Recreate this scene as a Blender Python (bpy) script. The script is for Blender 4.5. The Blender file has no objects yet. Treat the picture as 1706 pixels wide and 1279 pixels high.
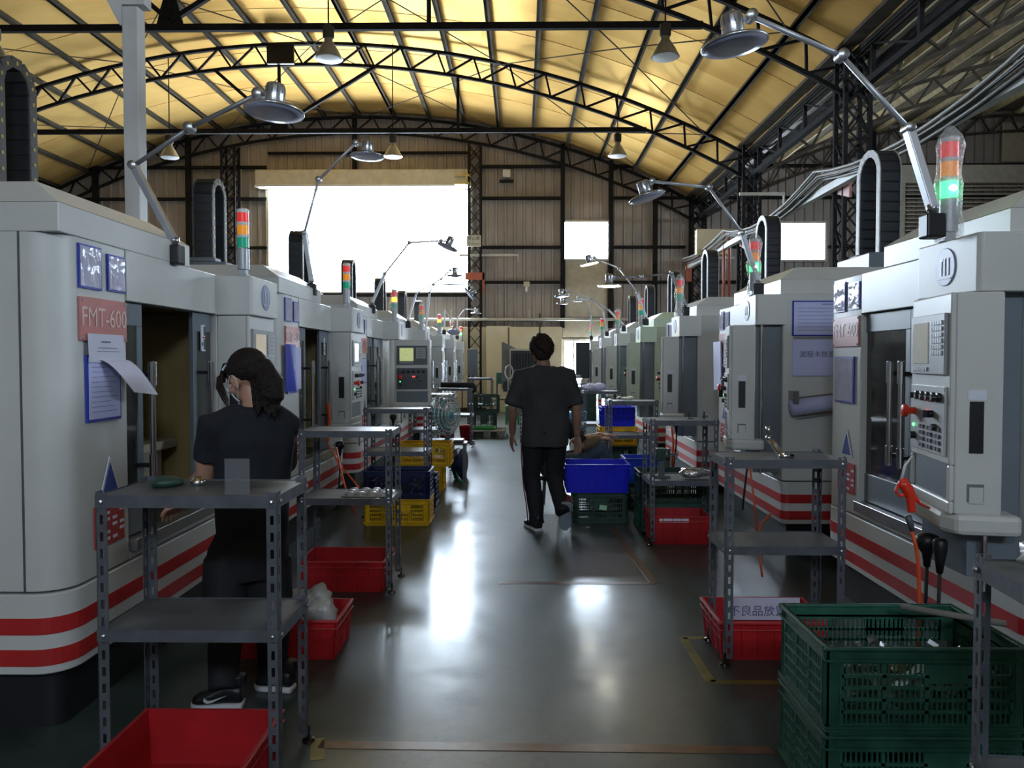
import bpy, math, random
from mathutils import Vector, Matrix, Euler, noise
random.seed(7)
scene = bpy.context.scene
COL = scene.collection
PI = math.pi
R = math.radians

# ------------------------------------------------------------------ camera, world, exposure
CAM = Vector((0.0, 0.0, 1.48))
FPX, YAW, PITCH = 1300.0, math.atan(17/1300), math.atan(40/1300)
cam_data = bpy.data.cameras.new('camera')
cam_data.sensor_fit = 'HORIZONTAL'; cam_data.sensor_width = 36.0
cam_data.lens = 36.0*FPX/1706
cam_data.clip_start = 0.05; cam_data.clip_end = 200
cam = bpy.data.objects.new('camera', cam_data); COL.objects.link(cam)
cam.location = CAM
cam.rotation_euler = (PI/2-PITCH, 0, YAW)
scene.camera = cam
CROT = Euler((PI/2-PITCH, 0, YAW)).to_matrix()

world = bpy.data.worlds.new('world'); scene.world = world; world.use_nodes = True
bg = world.node_tree.nodes['Background']
bg.inputs[0].default_value = (0.70, 0.84, 1.0, 1); bg.inputs[1].default_value = 52.0
scene.view_settings.view_transform = 'Standard'
scene.view_settings.look = 'None'
scene.view_settings.exposure = -0.1
scene.view_settings.gamma = 1.0
scene.view_settings.use_curve_mapping = False

def portal(cx, cy, cz, sx, sz, toward):
    """daylight portal in a wall opening; the light itself is the sky"""
    l = bpy.data.lights.new('daylight_portal', 'AREA'); l.shape = 'RECTANGLE'
    l.size = sx; l.size_y = sz; l.cycles.is_portal = True
    o = bpy.data.objects.new('daylight_portal', l); COL.objects.link(o)
    o.location = (cx, cy, cz)
    o.rotation_euler = (-PI/2 if toward < 0 else PI/2, 0, 0)
WD = 22.6            # depth of the end wall
portal((-7.30-1.51)/2, WD+0.02, 4.89, 5.79, 2.90, -1)
portal(1.835, WD+0.02, 4.905, 1.23, 1.05, -1)
portal(7.995, WD+0.02, 4.865, 1.29, 1.03, -1)
portal(1.81, WD+0.02, 1.0, 1.2, 2.0, -1)
portal(-1.75, -5.02, 4.83, 1.5, 0.74, 1)
portal(1.75, -5.02, 4.83, 1.5, 0.74, 1)
pr = bpy.data.lights.new('daylight_portal', 'AREA'); pr.shape = 'RECTANGLE'; pr.size = .9; pr.size_y = 10.0; pr.cycles.is_portal = True
po = bpy.data.objects.new('daylight_portal', pr); COL.objects.link(po); po.location = (15.58, 6.0, 5.45); po.rotation_euler = (0, PI/2, 0)  # portal of the added side window band

def P(px, py, y):
    """world point at depth y (metres down the hall) seen at photo pixel px,py"""
    d = CROT @ Vector(((px-853)/FPX, (639.5-py)/FPX, -1.0))
    return CAM + d*(y/d.y)

# ------------------------------------------------------------------ materials
def mat(name, col, rough=0.5, metal=0.0, noise_amt=0.08, nscale=6.0, bump=0.0, bscale=60.0, emit=None, estr=0.0,
        spec=0.5, trans=0.0, alpha=1.0, ior=1.45, coat=0.0, rvar=0.0):
    m = bpy.data.materials.new(name); m.use_nodes = True
    nt = m.node_tree; b = nt.nodes['Principled BSDF']
    c = (*col, 1.0)
    b.inputs['Base Color'].default_value = c
    b.inputs['Roughness'].default_value = rough
    b.inputs['Metallic'].default_value = metal
    b.inputs['Specular IOR Level'].default_value = spec
    b.inputs['Transmission Weight'].default_value = trans
    b.inputs['Alpha'].default_value = alpha
    b.inputs['IOR'].default_value = ior
    b.inputs['Coat Weight'].default_value = coat
    if emit:
        b.inputs['Emission Color'].default_value = (*emit, 1); b.inputs['Emission Strength'].default_value = estr
    if noise_amt > 0:
        tc = nt.nodes.new('ShaderNodeTexCoord')
        n = nt.nodes.new('ShaderNodeTexNoise'); n.inputs['Scale'].default_value = nscale; n.inputs['Detail'].default_value = 5
        nt.links.new(tc.outputs['Object'], n.inputs['Vector'])
        mx = nt.nodes.new('ShaderNodeMix'); mx.data_type = 'RGBA'; mx.blend_type = 'MIX'
        mr = nt.nodes.new('ShaderNodeMapRange'); mr.inputs[1].default_value = 0.3; mr.inputs[2].default_value = 0.7
        nt.links.new(n.outputs['Fac'], mr.inputs[0]); nt.links.new(mr.outputs[0], mx.inputs[0])
        mx.inputs[6].default_value = (*[max(0, v*(1-noise_amt)) for v in col], 1)
        mx.inputs[7].default_value = (*[min(1, v*(1+noise_amt)) for v in col], 1)
        nt.links.new(mx.outputs[2], b.inputs['Base Color'])
        if rvar > 0:
            m2 = nt.nodes.new('ShaderNodeMapRange'); m2.inputs[1].default_value = 0.3; m2.inputs[2].default_value = 0.7
            m2.inputs[3].default_value = max(0.02, rough-rvar); m2.inputs[4].default_value = rough+rvar
            nt.links.new(n.outputs['Fac'], m2.inputs[0]); nt.links.new(m2.outputs[0], b.inputs['Roughness'])
    if bump > 0:
        tc = nt.nodes.new('ShaderNodeTexCoord')
        n = nt.nodes.new('ShaderNodeTexNoise'); n.inputs['Scale'].default_value = bscale
        nt.links.new(tc.outputs['Object'], n.inputs['Vector'])
        bp = nt.nodes.new('ShaderNodeBump'); bp.inputs['Strength'].default_value = bump; bp.inputs['Distance'].default_value = 0.01
        nt.links.new(n.outputs['Fac'], bp.inputs['Height']); nt.links.new(bp.outputs[0], b.inputs['Normal'])
    return m

M = {}
M['paint'] = mat('machine_paint', (.60, .61, .585), .38, nscale=2.5, noise_amt=.05, bump=.05, bscale=300)
M['paint_green'] = mat('pale_green_paint', (.52, .62, .47), .4, nscale=2.5, noise_amt=.05)
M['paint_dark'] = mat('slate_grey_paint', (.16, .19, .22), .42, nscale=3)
M['panel_grey'] = mat('charcoal_panel', (.09, .10, .11), .4)
M['red_stripe'] = mat('red_stripe', (.48, .025, .025), .4, noise_amt=.12)
M['black_base'] = mat('black_plinth', (.012, .013, .016), .5)
M['black'] = mat('black_plastic', (.012, .012, .014), .4)
M['rubber'] = mat('black_rubber', (.015, .015, .016), .65)
M['interior'] = mat('oily_interior', (.075, .068, .045), .45, noise_amt=.3, nscale=3)
M['interior_warm'] = mat('brown_guard', (.30, .22, .09), .4, noise_amt=.2, nscale=3)
M['cast'] = mat('cast_table', (.55, .50, .40), .35, metal=.2, noise_amt=.2)
M['chrome'] = mat('chrome', (.72, .74, .76), .13, metal=1, noise_amt=.05)
M['steel'] = mat('brushed_steel', (.42, .43, .44), .32, metal=.9, noise_amt=.12, nscale=12)
M['alu'] = mat('aluminium_arm', (.60, .62, .66), .4, metal=.5, noise_amt=.05)
M['lamp_dark'] = mat('lamp_arm_dark', (.28, .29, .31), .4, metal=.5)
M['lamp_metal'] = mat('lamp_shade_metal', (.55, .57, .60), .25, metal=.8)
M['lens'] = mat('frosted_lens', (.42, .43, .58), .25, noise_amt=.05)
M['lens_on'] = mat('lit_lens', (.9, .9, .8), .4, emit=(1, .95, .80), estr=40)
M['slot_angle'] = mat('grey_angle_steel', (.105, .112, .13), .5, metal=.15, noise_amt=.22, nscale=15, bump=.1, bscale=120)
M['shelf_steel'] = mat('worn_shelf_steel', (.12, .125, .13), .42, metal=.25, noise_amt=.35, nscale=5, rvar=.1)
M['screen'] = mat('lcd_screen', (.5, .44, .33), .15, noise_amt=.08, nscale=3, emit=(.80, .66, .44), estr=.30)
M['screen_on'] = mat('lcd_green', (.4, .45, .2), .2, noise_amt=.1, nscale=20, emit=(.62, .68, .30), estr=.6)
M['key'] = mat('keypad_keys', (.45, .46, .47), .4)
M['glass_dark'] = mat('dark_door_glass', (.05, .05, .045), .07, spec=.6, noise_amt=.2)
M['red_plastic'] = mat('red_bin_plastic', (.42, .014, .018), .4, noise_amt=.15, nscale=8)
M['blue_plastic'] = mat('blue_bin_plastic', (.004, .010, .62), .35, noise_amt=.1, nscale=8)
M['blue_light'] = mat('bright_blue_plastic', (.01, .06, .55), .35, noise_amt=.1)
M['navy_plastic'] = mat('navy_crate_plastic', (.008, .016, .075), .4, noise_amt=.2)
M['yellow_plastic'] = mat('yellow_crate_plastic', (.72, .42, .005), .4, noise_amt=.15, nscale=8)
M['green_plastic'] = mat('dark_green_plastic', (.022, .10, .068), .42, noise_amt=.3, nscale=9, bump=.2, bscale=80)
M['green_dim'] = mat('grimy_green_plastic', (.02, .055, .04), .45, noise_amt=.3, nscale=9)
M['green_stool'] = mat('bright_green_plastic', (.01, .26, .12), .4)
M['air_red'] = mat('red_orange_plastic', (.78, .045, .02), .35)
M['hose_red'] = mat('orange_hose', (.72, .09, .02), .4)
M['paper'] = mat('white_paper', (.62, .62, .74), .7, noise_amt=.03)
M['paper_bl'] = mat('bluish_paper', (.55, .58, .88), .6, noise_amt=.04)
M['ink'] = mat('printed_ink', (.13, .13, .25), .7, noise_amt=0)
M['sleeve_blue'] = mat('blue_sleeve_border', (.03, .05, .42), .35)
M['sleeve'] = mat('plastic_sleeve', (.50, .50, .66), .12, noise_amt=.12, nscale=12, bump=.6, bscale=14)
M['plate_red'] = mat('pink_red_name_plate', (.55, .20, .18), .3, noise_amt=.1, nscale=9)
M['plate_text'] = mat('plate_lettering', (.72, .52, .48), .35, noise_amt=0)
M['emblem'] = mat('oval_emblem', (.22, .25, .42), .35)
M['emblem_mark'] = mat('emblem_lettering', (.45, .47, .58), .35, noise_amt=0)
M['bezel'] = mat('bezel_grey', (.27, .28, .29), .4)
M['screen_pale'] = mat('pale_lcd_screen', (.42, .43, .40), .15, emit=(.7, .72, .66), estr=.2)
M['foot_black'] = mat('glossy_black_foot', (.01, .01, .01), .15, noise_amt=0)
M['khaki'] = mat('khaki_sleeve', (.20, .14, .07), .8)
M['white_plastic'] = mat('white_plastic', (.75, .75, .74), .4)
M['tower_red'] = mat('signal_red', (.85, .05, .04), .3, emit=(1, .03, .02), estr=.35)
M['tower_orange'] = mat('signal_orange', (.9, .32, .02), .3, emit=(1, .35, .01), estr=.35)
M['tower_green'] = mat('signal_green', (.01, .42, .25), .3, emit=(0, .5, .25), estr=.15)
M['green_lit'] = mat('signal_green_lit', (.1, .9, .3), .3, emit=(.05, 1, .25), estr=3.0)
M['orange_lit'] = mat('signal_orange_lit', (1, .5, .05), .3, emit=(1, .45, .03), estr=4)
M['bulb_lit'] = mat('glowing_bulb', (1, 1, .9), .3, emit=(.8, 1, .8), estr=18)
M['tower_grey'] = mat('signal_base_grey', (.42, .44, .47), .35, metal=.3)
M['bag'] = mat('clear_plastic_bag', (.75, .75, .75), .22, noise_amt=.1, nscale=30, alpha=.32, bump=.8, bscale=50)
M['bag_solid'] = mat('cloudy_plastic_bag', (.42, .42, .40), .3, noise_amt=.25, nscale=14, bump=.9, bscale=22)
M['foil'] = mat('silver_foil_bag', (.6, .6, .62), .22, metal=.8, noise_amt=.3, nscale=20, bump=1, bscale=40)
M['chain'] = mat('cable_chain_plastic', (.028, .031, .038), .42, noise_amt=.15)
M['chain_side'] = mat('chain_side_plate', (.10, .10, .10), .45)
M['chain_side_sunlit'] = mat('sunlit_chain_side_plate', (.42, .41, .38), .5, noise_amt=.2, nscale=25)  # right row's plates: sunlight on them put into the paler colour
M['stud'] = mat('brass_stud', (.62, .50, .18), .35, metal=.4)
M['roof'] = None
M['truss'] = mat('black_truss_steel', (.020, .018, .017), .85, spec=.12, noise_amt=.25)
M['truss_brown'] = mat('brown_truss_steel', (.08, .065, .048), .85, spec=.12, noise_amt=.25)
M['purlin'] = mat('purlin_steel', (.06, .05, .035), .85, spec=.1, noise_amt=.3, nscale=2)
M['purlin_pale'] = mat('pale_purlin', (.72, .58, .34), .6, noise_amt=.2)
M['white_steel'] = mat('white_painted_steel', (.62, .63, .62), .4, noise_amt=.15, nscale=2)
M['wall'] = mat('corrugated_wall_sheet', (.35, .295, .25), .5, noise_amt=.22, nscale=.9, rvar=.1)
M['wall_pale'] = mat('pale_wall_sheet', (.52, .45, .33), .5, noise_amt=.12)
M['cream'] = mat('cream_partition', (.72, .60, .38), .6, noise_amt=.10, nscale=1.2)
M['shutter'] = mat('shutter_box', (.62, .56, .44), .45, noise_amt=.1)
M['frame_pale'] = mat('pale_frame', (.55, .50, .38), .4, noise_amt=.1)
M['orange_steel'] = mat('orange_brown_steel', (.42, .10, .05), .5, noise_amt=.15)
M['yellow_paint'] = mat('worn_yellow_floor_paint', (.15, .13, .025), .3, noise_amt=.35, nscale=12)
M['orange_paint'] = mat('worn_orange_floor_paint', (.115, .052, .022), .3, noise_amt=.35, nscale=12)
M['skin'] = mat('skin', (.46, .25, .165), .45, noise_amt=.08, nscale=12)
M['skin_tan'] = mat('tan_skin', (.26, .135, .09), .5, noise_amt=.1, nscale=12)
M['hair'] = mat('black_hair', (.014, .010, .009), .65, spec=.25, noise_amt=.5, nscale=40, bump=.8, bscale=90)
M['hair_brown'] = mat('brown_hair', (.022, .013, .010), .7, spec=.2, noise_amt=.4, nscale=60)
M['shirt_black'] = mat('black_cotton', (.012, .014, .020), .85, noise_amt=.2, bump=.4, bscale=18)
M['shirt_grey'] = mat('charcoal_cotton', (.035, .036, .038), .9, noise_amt=.2, bump=.5, bscale=14)
M['trousers'] = mat('black_trousers', (.010, .010, .013), .8, noise_amt=.2, bump=.5, bscale=12)
M['jeans'] = mat('dark_denim', (.05, .075, .11), .8, noise_amt=.3, nscale=20)
M['maroon'] = mat('maroon_stripe', (.13, .018, .03), .8)
M['mask'] = mat('surgical_mask', (.62, .74, .82), .7, noise_amt=.03)
M['sole'] = mat('shoe_sole', (.55, .56, .57), .6)
M['sole_grey'] = mat('grey_shoe_sole', (.22, .26, .30), .6, noise_amt=.2)
M['glove'] = mat('white_glove_cloth', (.7, .7, .62), .8)
M['fan_blue'] = mat('teal_fan_paint', (.06, .22, .28), .4)
M['wire'] = mat('fan_cage_wire', (.45, .52, .50), .35, metal=.5)
M['cooler'] = mat('cooler_grey', (.20, .19, .18), .5)
M['wood'] = mat('grey_pallet_wood', (.20, .19, .17), .7, noise_amt=.3)
M['tray_green'] = mat('bright_green_tray', (.03, .30, .05), .4)
M['acrylic'] = mat('smoky_acrylic', (.24, .25, .27), .2, alpha=.45, noise_amt=0)
M['pink'] = mat('faded_pink_steel', (.45, .20, .17), .5)
M['cable'] = mat('grey_cable', (.30, .29, .27), .5)
M['cable_black'] = mat('black_cable', (.02, .02, .02), .5)
M['sky_blue'] = mat('sky_blue_plastic', (.10, .42, .70), .4)
M['sticker_green'] = mat('green_sticker', (.40, .68, .45), .6)
M['label_paper'] = mat('small_white_label', (.70, .72, .80), .5, noise_amt=.03)
M['hazard_blue'] = mat('hazard_blue', (.03, .06, .28), .4, noise_amt=.05)
M['hazard_red'] = mat('hazard_red', (.42, .04, .04), .45, noise_amt=.05)
M['led_red'] = mat('red_led', (1, .1, .1), .4, emit=(1, .05, .05), estr=5)
M['led_green'] = mat('green_led', (.1, 1, .2), .4, emit=(.1, 1, .2), estr=4)
M['bulb_glass'] = mat('highbay_reflector', (.34, .32, .26), .3, metal=.4)
M['fluor'] = mat('metal_pipe', (.50, .47, .38), .4, metal=.3)

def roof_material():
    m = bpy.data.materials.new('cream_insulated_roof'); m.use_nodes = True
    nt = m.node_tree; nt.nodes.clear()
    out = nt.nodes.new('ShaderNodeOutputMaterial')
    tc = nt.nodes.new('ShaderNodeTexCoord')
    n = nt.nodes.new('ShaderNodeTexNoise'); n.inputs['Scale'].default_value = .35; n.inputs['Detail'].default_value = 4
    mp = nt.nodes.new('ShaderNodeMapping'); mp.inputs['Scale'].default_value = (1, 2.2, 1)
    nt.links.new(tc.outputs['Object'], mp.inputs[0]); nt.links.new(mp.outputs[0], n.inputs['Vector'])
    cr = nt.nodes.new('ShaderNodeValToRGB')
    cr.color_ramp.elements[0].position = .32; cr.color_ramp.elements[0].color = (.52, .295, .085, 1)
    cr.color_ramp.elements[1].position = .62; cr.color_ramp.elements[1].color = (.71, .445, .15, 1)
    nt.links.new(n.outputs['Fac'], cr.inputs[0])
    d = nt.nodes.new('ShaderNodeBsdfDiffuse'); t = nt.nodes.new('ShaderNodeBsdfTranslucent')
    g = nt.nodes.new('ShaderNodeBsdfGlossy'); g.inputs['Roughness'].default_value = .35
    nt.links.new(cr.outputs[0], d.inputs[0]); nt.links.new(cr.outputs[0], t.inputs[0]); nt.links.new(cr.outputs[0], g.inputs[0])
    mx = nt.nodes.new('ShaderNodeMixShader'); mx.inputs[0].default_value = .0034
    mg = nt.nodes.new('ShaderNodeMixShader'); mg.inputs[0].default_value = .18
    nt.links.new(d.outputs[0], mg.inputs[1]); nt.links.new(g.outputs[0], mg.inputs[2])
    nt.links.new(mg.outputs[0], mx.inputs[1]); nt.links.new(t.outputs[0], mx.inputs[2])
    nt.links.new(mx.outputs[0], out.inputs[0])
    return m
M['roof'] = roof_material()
M['roof_dark'] = mat('dark_brown_roof_sheet', (.16, .13, .09), .6, noise_amt=.3, nscale=1)  # darker brown than the main bay's sheet

def floor_material():
    m = mat('green_grey_epoxy_floor', (.050, .064, .056), .25, noise_amt=0)
    nt = m.node_tree; b = nt.nodes['Principled BSDF']
    tc = nt.nodes.new('ShaderNodeTexCoord')
    n1 = nt.nodes.new('ShaderNodeTexNoise'); n1.inputs['Scale'].default_value = .9; n1.inputs['Detail'].default_value = 8; n1.inputs['Roughness'].default_value = .65
    n2 = nt.nodes.new('ShaderNodeTexNoise'); n2.inputs['Scale'].default_value = 14; n2.inputs['Detail'].default_value = 6
    for n in (n1, n2): nt.links.new(tc.outputs['Object'], n.inputs['Vector'])
    cr = nt.nodes.new('ShaderNodeValToRGB')
    cr.color_ramp.elements[0].position = .35; cr.color_ramp.elements[0].color = (.012, .028, .025, 1)
    cr.color_ramp.elements[1].position = .68; cr.color_ramp.elements[1].color = (.055, .078, .073, 1)
    nt.links.new(n1.outputs['Fac'], cr.inputs[0]); nt.links.new(cr.outputs[0], b.inputs['Base Color'])
    ad = nt.nodes.new('ShaderNodeMath'); ad.operation = 'MULTIPLY_ADD'
    nt.links.new(n1.outputs['Fac'], ad.inputs[0]); ad.inputs[1].default_value = .35; ad.inputs[2].default_value = .26
    nt.links.new(ad.outputs[0], b.inputs['Roughness'])
    bp = nt.nodes.new('ShaderNodeBump'); bp.inputs['Strength'].default_value = .09; bp.inputs['Distance'].default_value = .01
    nt.links.new(n2.outputs['Fac'], bp.inputs['Height']); nt.links.new(bp.outputs[0], b.inputs['Normal'])
    b.inputs['Specular IOR Level'].default_value = .30
    b.inputs['Coat Weight'].default_value = .42
    cm = nt.nodes.new('ShaderNodeMath'); cm.operation = 'MULTIPLY_ADD'
    n3 = nt.nodes.new('ShaderNodeTexNoise'); n3.inputs['Scale'].default_value = 3.5; n3.inputs['Detail'].default_value = 10; n3.inputs['Roughness'].default_value = .7
    nt.links.new(tc.outputs['Object'], n3.inputs['Vector'])
    nt.links.new(n3.outputs['Fac'], cm.inputs[0]); cm.inputs[1].default_value = .34; cm.inputs[2].default_value = .0
    nt.links.new(cm.outputs[0], b.inputs['Coat Roughness'])
    v = nt.nodes.new('ShaderNodeTexVoronoi'); v.feature = 'DISTANCE_TO_EDGE'; v.inputs['Scale'].default_value = .55
    dm = nt.nodes.new('ShaderNodeVectorMath'); dm.operation = 'ADD'
    nt.links.new(tc.outputs['Object'], dm.inputs[0]); nt.links.new(n3.outputs['Color'], dm.inputs[1]); nt.links.new(dm.outputs[0], v.inputs['Vector'])
    vr = nt.nodes.new('ShaderNodeMapRange'); vr.inputs[1].default_value = 0; vr.inputs[2].default_value = .006
    nt.links.new(v.outputs['Distance'], vr.inputs[0])
    mixc = nt.nodes.new('ShaderNodeMix'); mixc.data_type = 'RGBA'; mixc.inputs[6].default_value = (.012, .014, .013, 1)
    nt.links.new(vr.outputs[0], mixc.inputs[0]); nt.links.new(cr.outputs[0], mixc.inputs[7]); nt.links.new(mixc.outputs[2], b.inputs['Base Color'])
    return m
M['floor'] = floor_material()

# ------------------------------------------------------------------ mesh helpers
class MB:
    def __init__(s): s.v = []; s.f = []
    def add(s, vs, fs):
        n = len(s.v); s.v += [tuple(v) for v in vs]; s.f += [tuple(i+n for i in f) for f in fs]; return s
    def box(s, x0, x1, y0, y1, z0, z1):
        vs = [(x, y, z) for z in (z0, z1) for y in (y0, y1) for x in (x0, x1)]
        return s.add(vs, [(0, 2, 3, 1), (4, 5, 7, 6), (0, 1, 5, 4), (2, 6, 7, 3), (0, 4, 6, 2), (1, 3, 7, 5)])
    def mbox(s, mtx, sx, sy, sz):
        vs = [mtx @ Vector((x, y, z)) for z in (-sz/2, sz/2) for y in (-sy/2, sy/2) for x in (-sx/2, sx/2)]
        return s.add(vs, [(0, 2, 3, 1), (4, 5, 7, 6), (0, 1, 5, 4), (2, 6, 7, 3), (0, 4, 6, 2), (1, 3, 7, 5)])
    def bar(s, a, b, w, h=None, up=(0, 0, 1)):
        a = Vector(a); b = Vector(b); h = h or w
        d = (b-a); L = d.length; d.normalize(); u = Vector(up)
        if abs(d.dot(u)) > .98: u = Vector((0, 1, 0))
        x = d.cross(u).normalized(); z = x.cross(d)
        m = Matrix(((x.x, d.x, z.x, 0), (x.y, d.y, z.y, 0), (x.z, d.z, z.z, 0), (0, 0, 0, 1)))
        m.translation = (a+b)/2
        return s.mbox(m, w, L, h)
    def prism(s, poly, z0, z1, axis='z'):
        n = len(poly)
        def q(p, t): return {'z': (p[0], p[1], t), 'y': (p[0], t, p[1]), 'x': (t, p[0], p[1])}[axis]
        vs = [q(p, z0) for p in poly]+[q(p, z1) for p in poly]
        fs = [tuple(range(n))[::-1], tuple(range(n, 2*n))]+[(i, (i+1) % n, (i+1) % n+n, i+n) for i in range(n)]
        return s.add(vs, fs)
    def loft(s, rings, n=16, cap=True, pw=1.0):
        vs = []
        for c, A, B in rings:
            c = Vector(c); A = Vector(A); B = Vector(B)
            for i in range(n):
                t = 2*PI*i/n; ct, st = math.cos(t), math.sin(t)
                cx = math.copysign(abs(ct)**pw, ct); sx = math.copysign(abs(st)**pw, st)
                vs.append(c+A*cx+B*sx)
        fs = []
        for k in range(len(rings)-1):
            for i in range(n):
                j = (i+1) % n; fs.append((k*n+i, k*n+j, (k+1)*n+j, (k+1)*n+i))
        if cap: fs += [tuple(range(n))[::-1], tuple(range((len(rings)-1)*n, len(rings)*n))]
        return s.add(vs, fs)
    def tube(s, pts, r, n=8, cap=True):
        pts = [Vector(p) for p in pts]
        rr = r if isinstance(r, (list, tuple)) else [r]*len(pts)
        rings = []; u = None
        for i, p in enumerate(pts):
            d = (pts[min(i+1, len(pts)-1)]-pts[max(i-1, 0)])
            if d.length < 1e-7: d = Vector((0, 0, 1))
            d.normalize()
            if u is None:
                u = d.cross(Vector((0, 0, 1)))
                if u.length < .1: u = d.cross(Vector((0, 1, 0)))
            u = (u-d*u.dot(d)).normalized(); w = d.cross(u)
            rings.append((p, u*rr[i], w*rr[i]))
        return s.loft(rings, n, cap)
    def lathe(s, prof, n=20, mtx=None):
        mtx = mtx or Matrix()
        rings = [(mtx @ Vector((0, 0, z)), mtx.to_3x3() @ Vector((max(r, 1e-4), 0, 0)), mtx.to_3x3() @ Vector((0, max(r, 1e-4), 0))) for r, z in prof]
        return s.loft(rings, n)
    def ball(s, c, rx, ry=None, rz=None, n=12, mtx=None):
        ry = ry or rx; rz = rz or rx; m3 = mtx.to_3x3() if mtx else Matrix.Identity(3)
        rings = []
        for k in range(n//2+1):
            t = -PI/2+PI*k/(n//2); cc = max(math.cos(t), .01)
            rings.append((Vector(c)+m3 @ Vector((0, 0, rz*math.sin(t))), m3 @ Vector((rx*cc, 0, 0)), m3 @ Vector((0, ry*cc, 0))))
        return s.loft(rings, n)
    def capsule(s, a, b, r0, r1, n=12):
        a = Vector(a); b = Vector(b); d = (b-a); L = d.length; d.normalize()
        pts = [a-d*r0*.95, a-d*r0*.6, a, b, b+d*r1*.6, b+d*r1*.95]; rr = [r0*.3, r0*.8, r0, r1, r1*.8, r1*.3]
        return s.tube(pts, rr, n)
    def mesh(s, name, m, smooth=False):
        me = bpy.data.meshes.new(name); me.from_pydata(s.v, [], s.f); me.materials.append(m)
        if smooth:
            for p in me.polygons: p.use_smooth = True
        me.update(); return me
    def build(s, name, m, parent=None, smooth=False, bevel=0.0, **kw):
        o = bpy.data.objects.new(name, s.mesh(name, m, smooth)); COL.objects.link(o)
        if parent is not None: o.parent = parent
        if bevel > 0:
            b = o.modifiers.new('bevel', 'BEVEL'); b.width = bevel; b.segments = 2; b.limit_method = 'ANGLE'; b.angle_limit = R(40)
        for k, v in kw.items(): o[k] = v
        return o

def autosmooth(o, ang=35):
    me = o.data
    for p in me.polygons: p.use_smooth = True
    me.set_sharp_from_angle(angle=R(ang))
    return o

CACHE = {}
def part(name, key, m, fn, parent, smooth=False, bevel=0.0, loc=None, rot=None, **kw):
    """a child object whose mesh is built once per key and shared"""
    k = (name, key, m.name)
    if k not in CACHE:
        b = MB(); fn(b); CACHE[k] = b.mesh(name, m, False)
        if smooth:
            for p in CACHE[k].polygons: p.use_smooth = True
            CACHE[k].set_sharp_from_angle(angle=R(40))
    o = bpy.data.objects.new(name, CACHE[k]); COL.objects.link(o); o.parent = parent
    if loc is not None: o.location = loc
    if rot is not None: o.rotation_euler = rot
    if bevel > 0:
        b = o.modifiers.new('bevel', 'BEVEL'); b.width = bevel; b.segments = 2; b.limit_method = 'ANGLE'; b.angle_limit = R(40)
    for a, v in kw.items(): o[a] = v
    return o

def thing(name, label, cat, loc=(0, 0, 0), rz=0.0, group=None):
    o = bpy.data.objects.new(name, None); COL.objects.link(o)
    o.location = loc; o.rotation_euler = (0, 0, rz); o.empty_display_size = .1
    return tag(o, label, cat, group)
def tag(o, label, cat, group=None):
    o['label'] = label; o['category'] = cat
    if group: o['group'] = group
    return o
def structure(o, label=None):
    o['kind'] = 'structure'
    if label: o['label'] = label
    return o
def copy_tree(o, parent=None):
    c = o.copy(); COL.objects.link(c)
    if parent is not None: c.parent = parent
    for ch in list(o.children): copy_tree(ch, c)
    return c
def text_mesh(name, body, size, m, parent, loc, rot, ext=.001, align='CENTER', xscale=1.0):
    cu = bpy.data.curves.new(name, 'FONT'); cu.body = body; cu.size = size; cu.extrude = ext
    cu.align_x = align; cu.align_y = 'CENTER'; cu.resolution_u = 2
    t = bpy.data.objects.new('tmp_text', cu); COL.objects.link(t)
    dg = bpy.context.evaluated_depsgraph_get(); dg.update()
    me = bpy.data.meshes.new_from_object(t.evaluated_get(dg)); bpy.data.objects.remove(t)
    me.materials.clear(); me.materials.append(m); me.name = name
    o = bpy.data.objects.new(name, me); COL.objects.link(o); o.parent = parent
    o.location = loc; o.rotation_euler = rot; o.scale = (xscale, 1, 1)
    return o
def remesh(o, voxel, smooth_it=3, fac=.5):
    r = o.modifiers.new('union', 'REMESH'); r.mode = 'VOXEL'; r.voxel_size = voxel; r.use_smooth_shade = True
    s = o.modifiers.new('soft', 'SMOOTH'); s.iterations = smooth_it; s.factor = fac
    dg = bpy.context.evaluated_depsgraph_get(); dg.update()
    me = bpy.data.meshes.new_from_object(o.evaluated_get(dg)); me.name = o.name
    o.modifiers.clear(); o.data = me
    for p in me.polygons: p.use_smooth = True
    return o
def wrinkle(o, amp, scale, seed=0.0):
    me = o.data
    for v, nrm in zip(me.vertices, [tuple(v.normal) for v in me.vertices]):
        n = noise.noise(Vector((v.co.x*scale+seed, v.co.y*scale, v.co.z*scale*.55)))
        v.co += Vector(nrm)*n*amp
    me.update(); return o
# ------------------------------------------------------------------ the building
XC, RA, ZP = -4.66, 19.9, 8.41        # arch centre, radius and top-chord peak
XR, XL = 4.97, -14.3
XC2 = 14.6
def arch_z(x, xc=XC, off=0.0):
    return ZP-RA + math.sqrt((RA+off)**2-(x-xc)**2)
FRAMES = [1.27, 6.6, 11.93, 17.27]
# floor
structure(MB().box(XL-.3, 15.7, -5.2, WD+.3, -.3, 0).build('floor', M['floor']))

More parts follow.
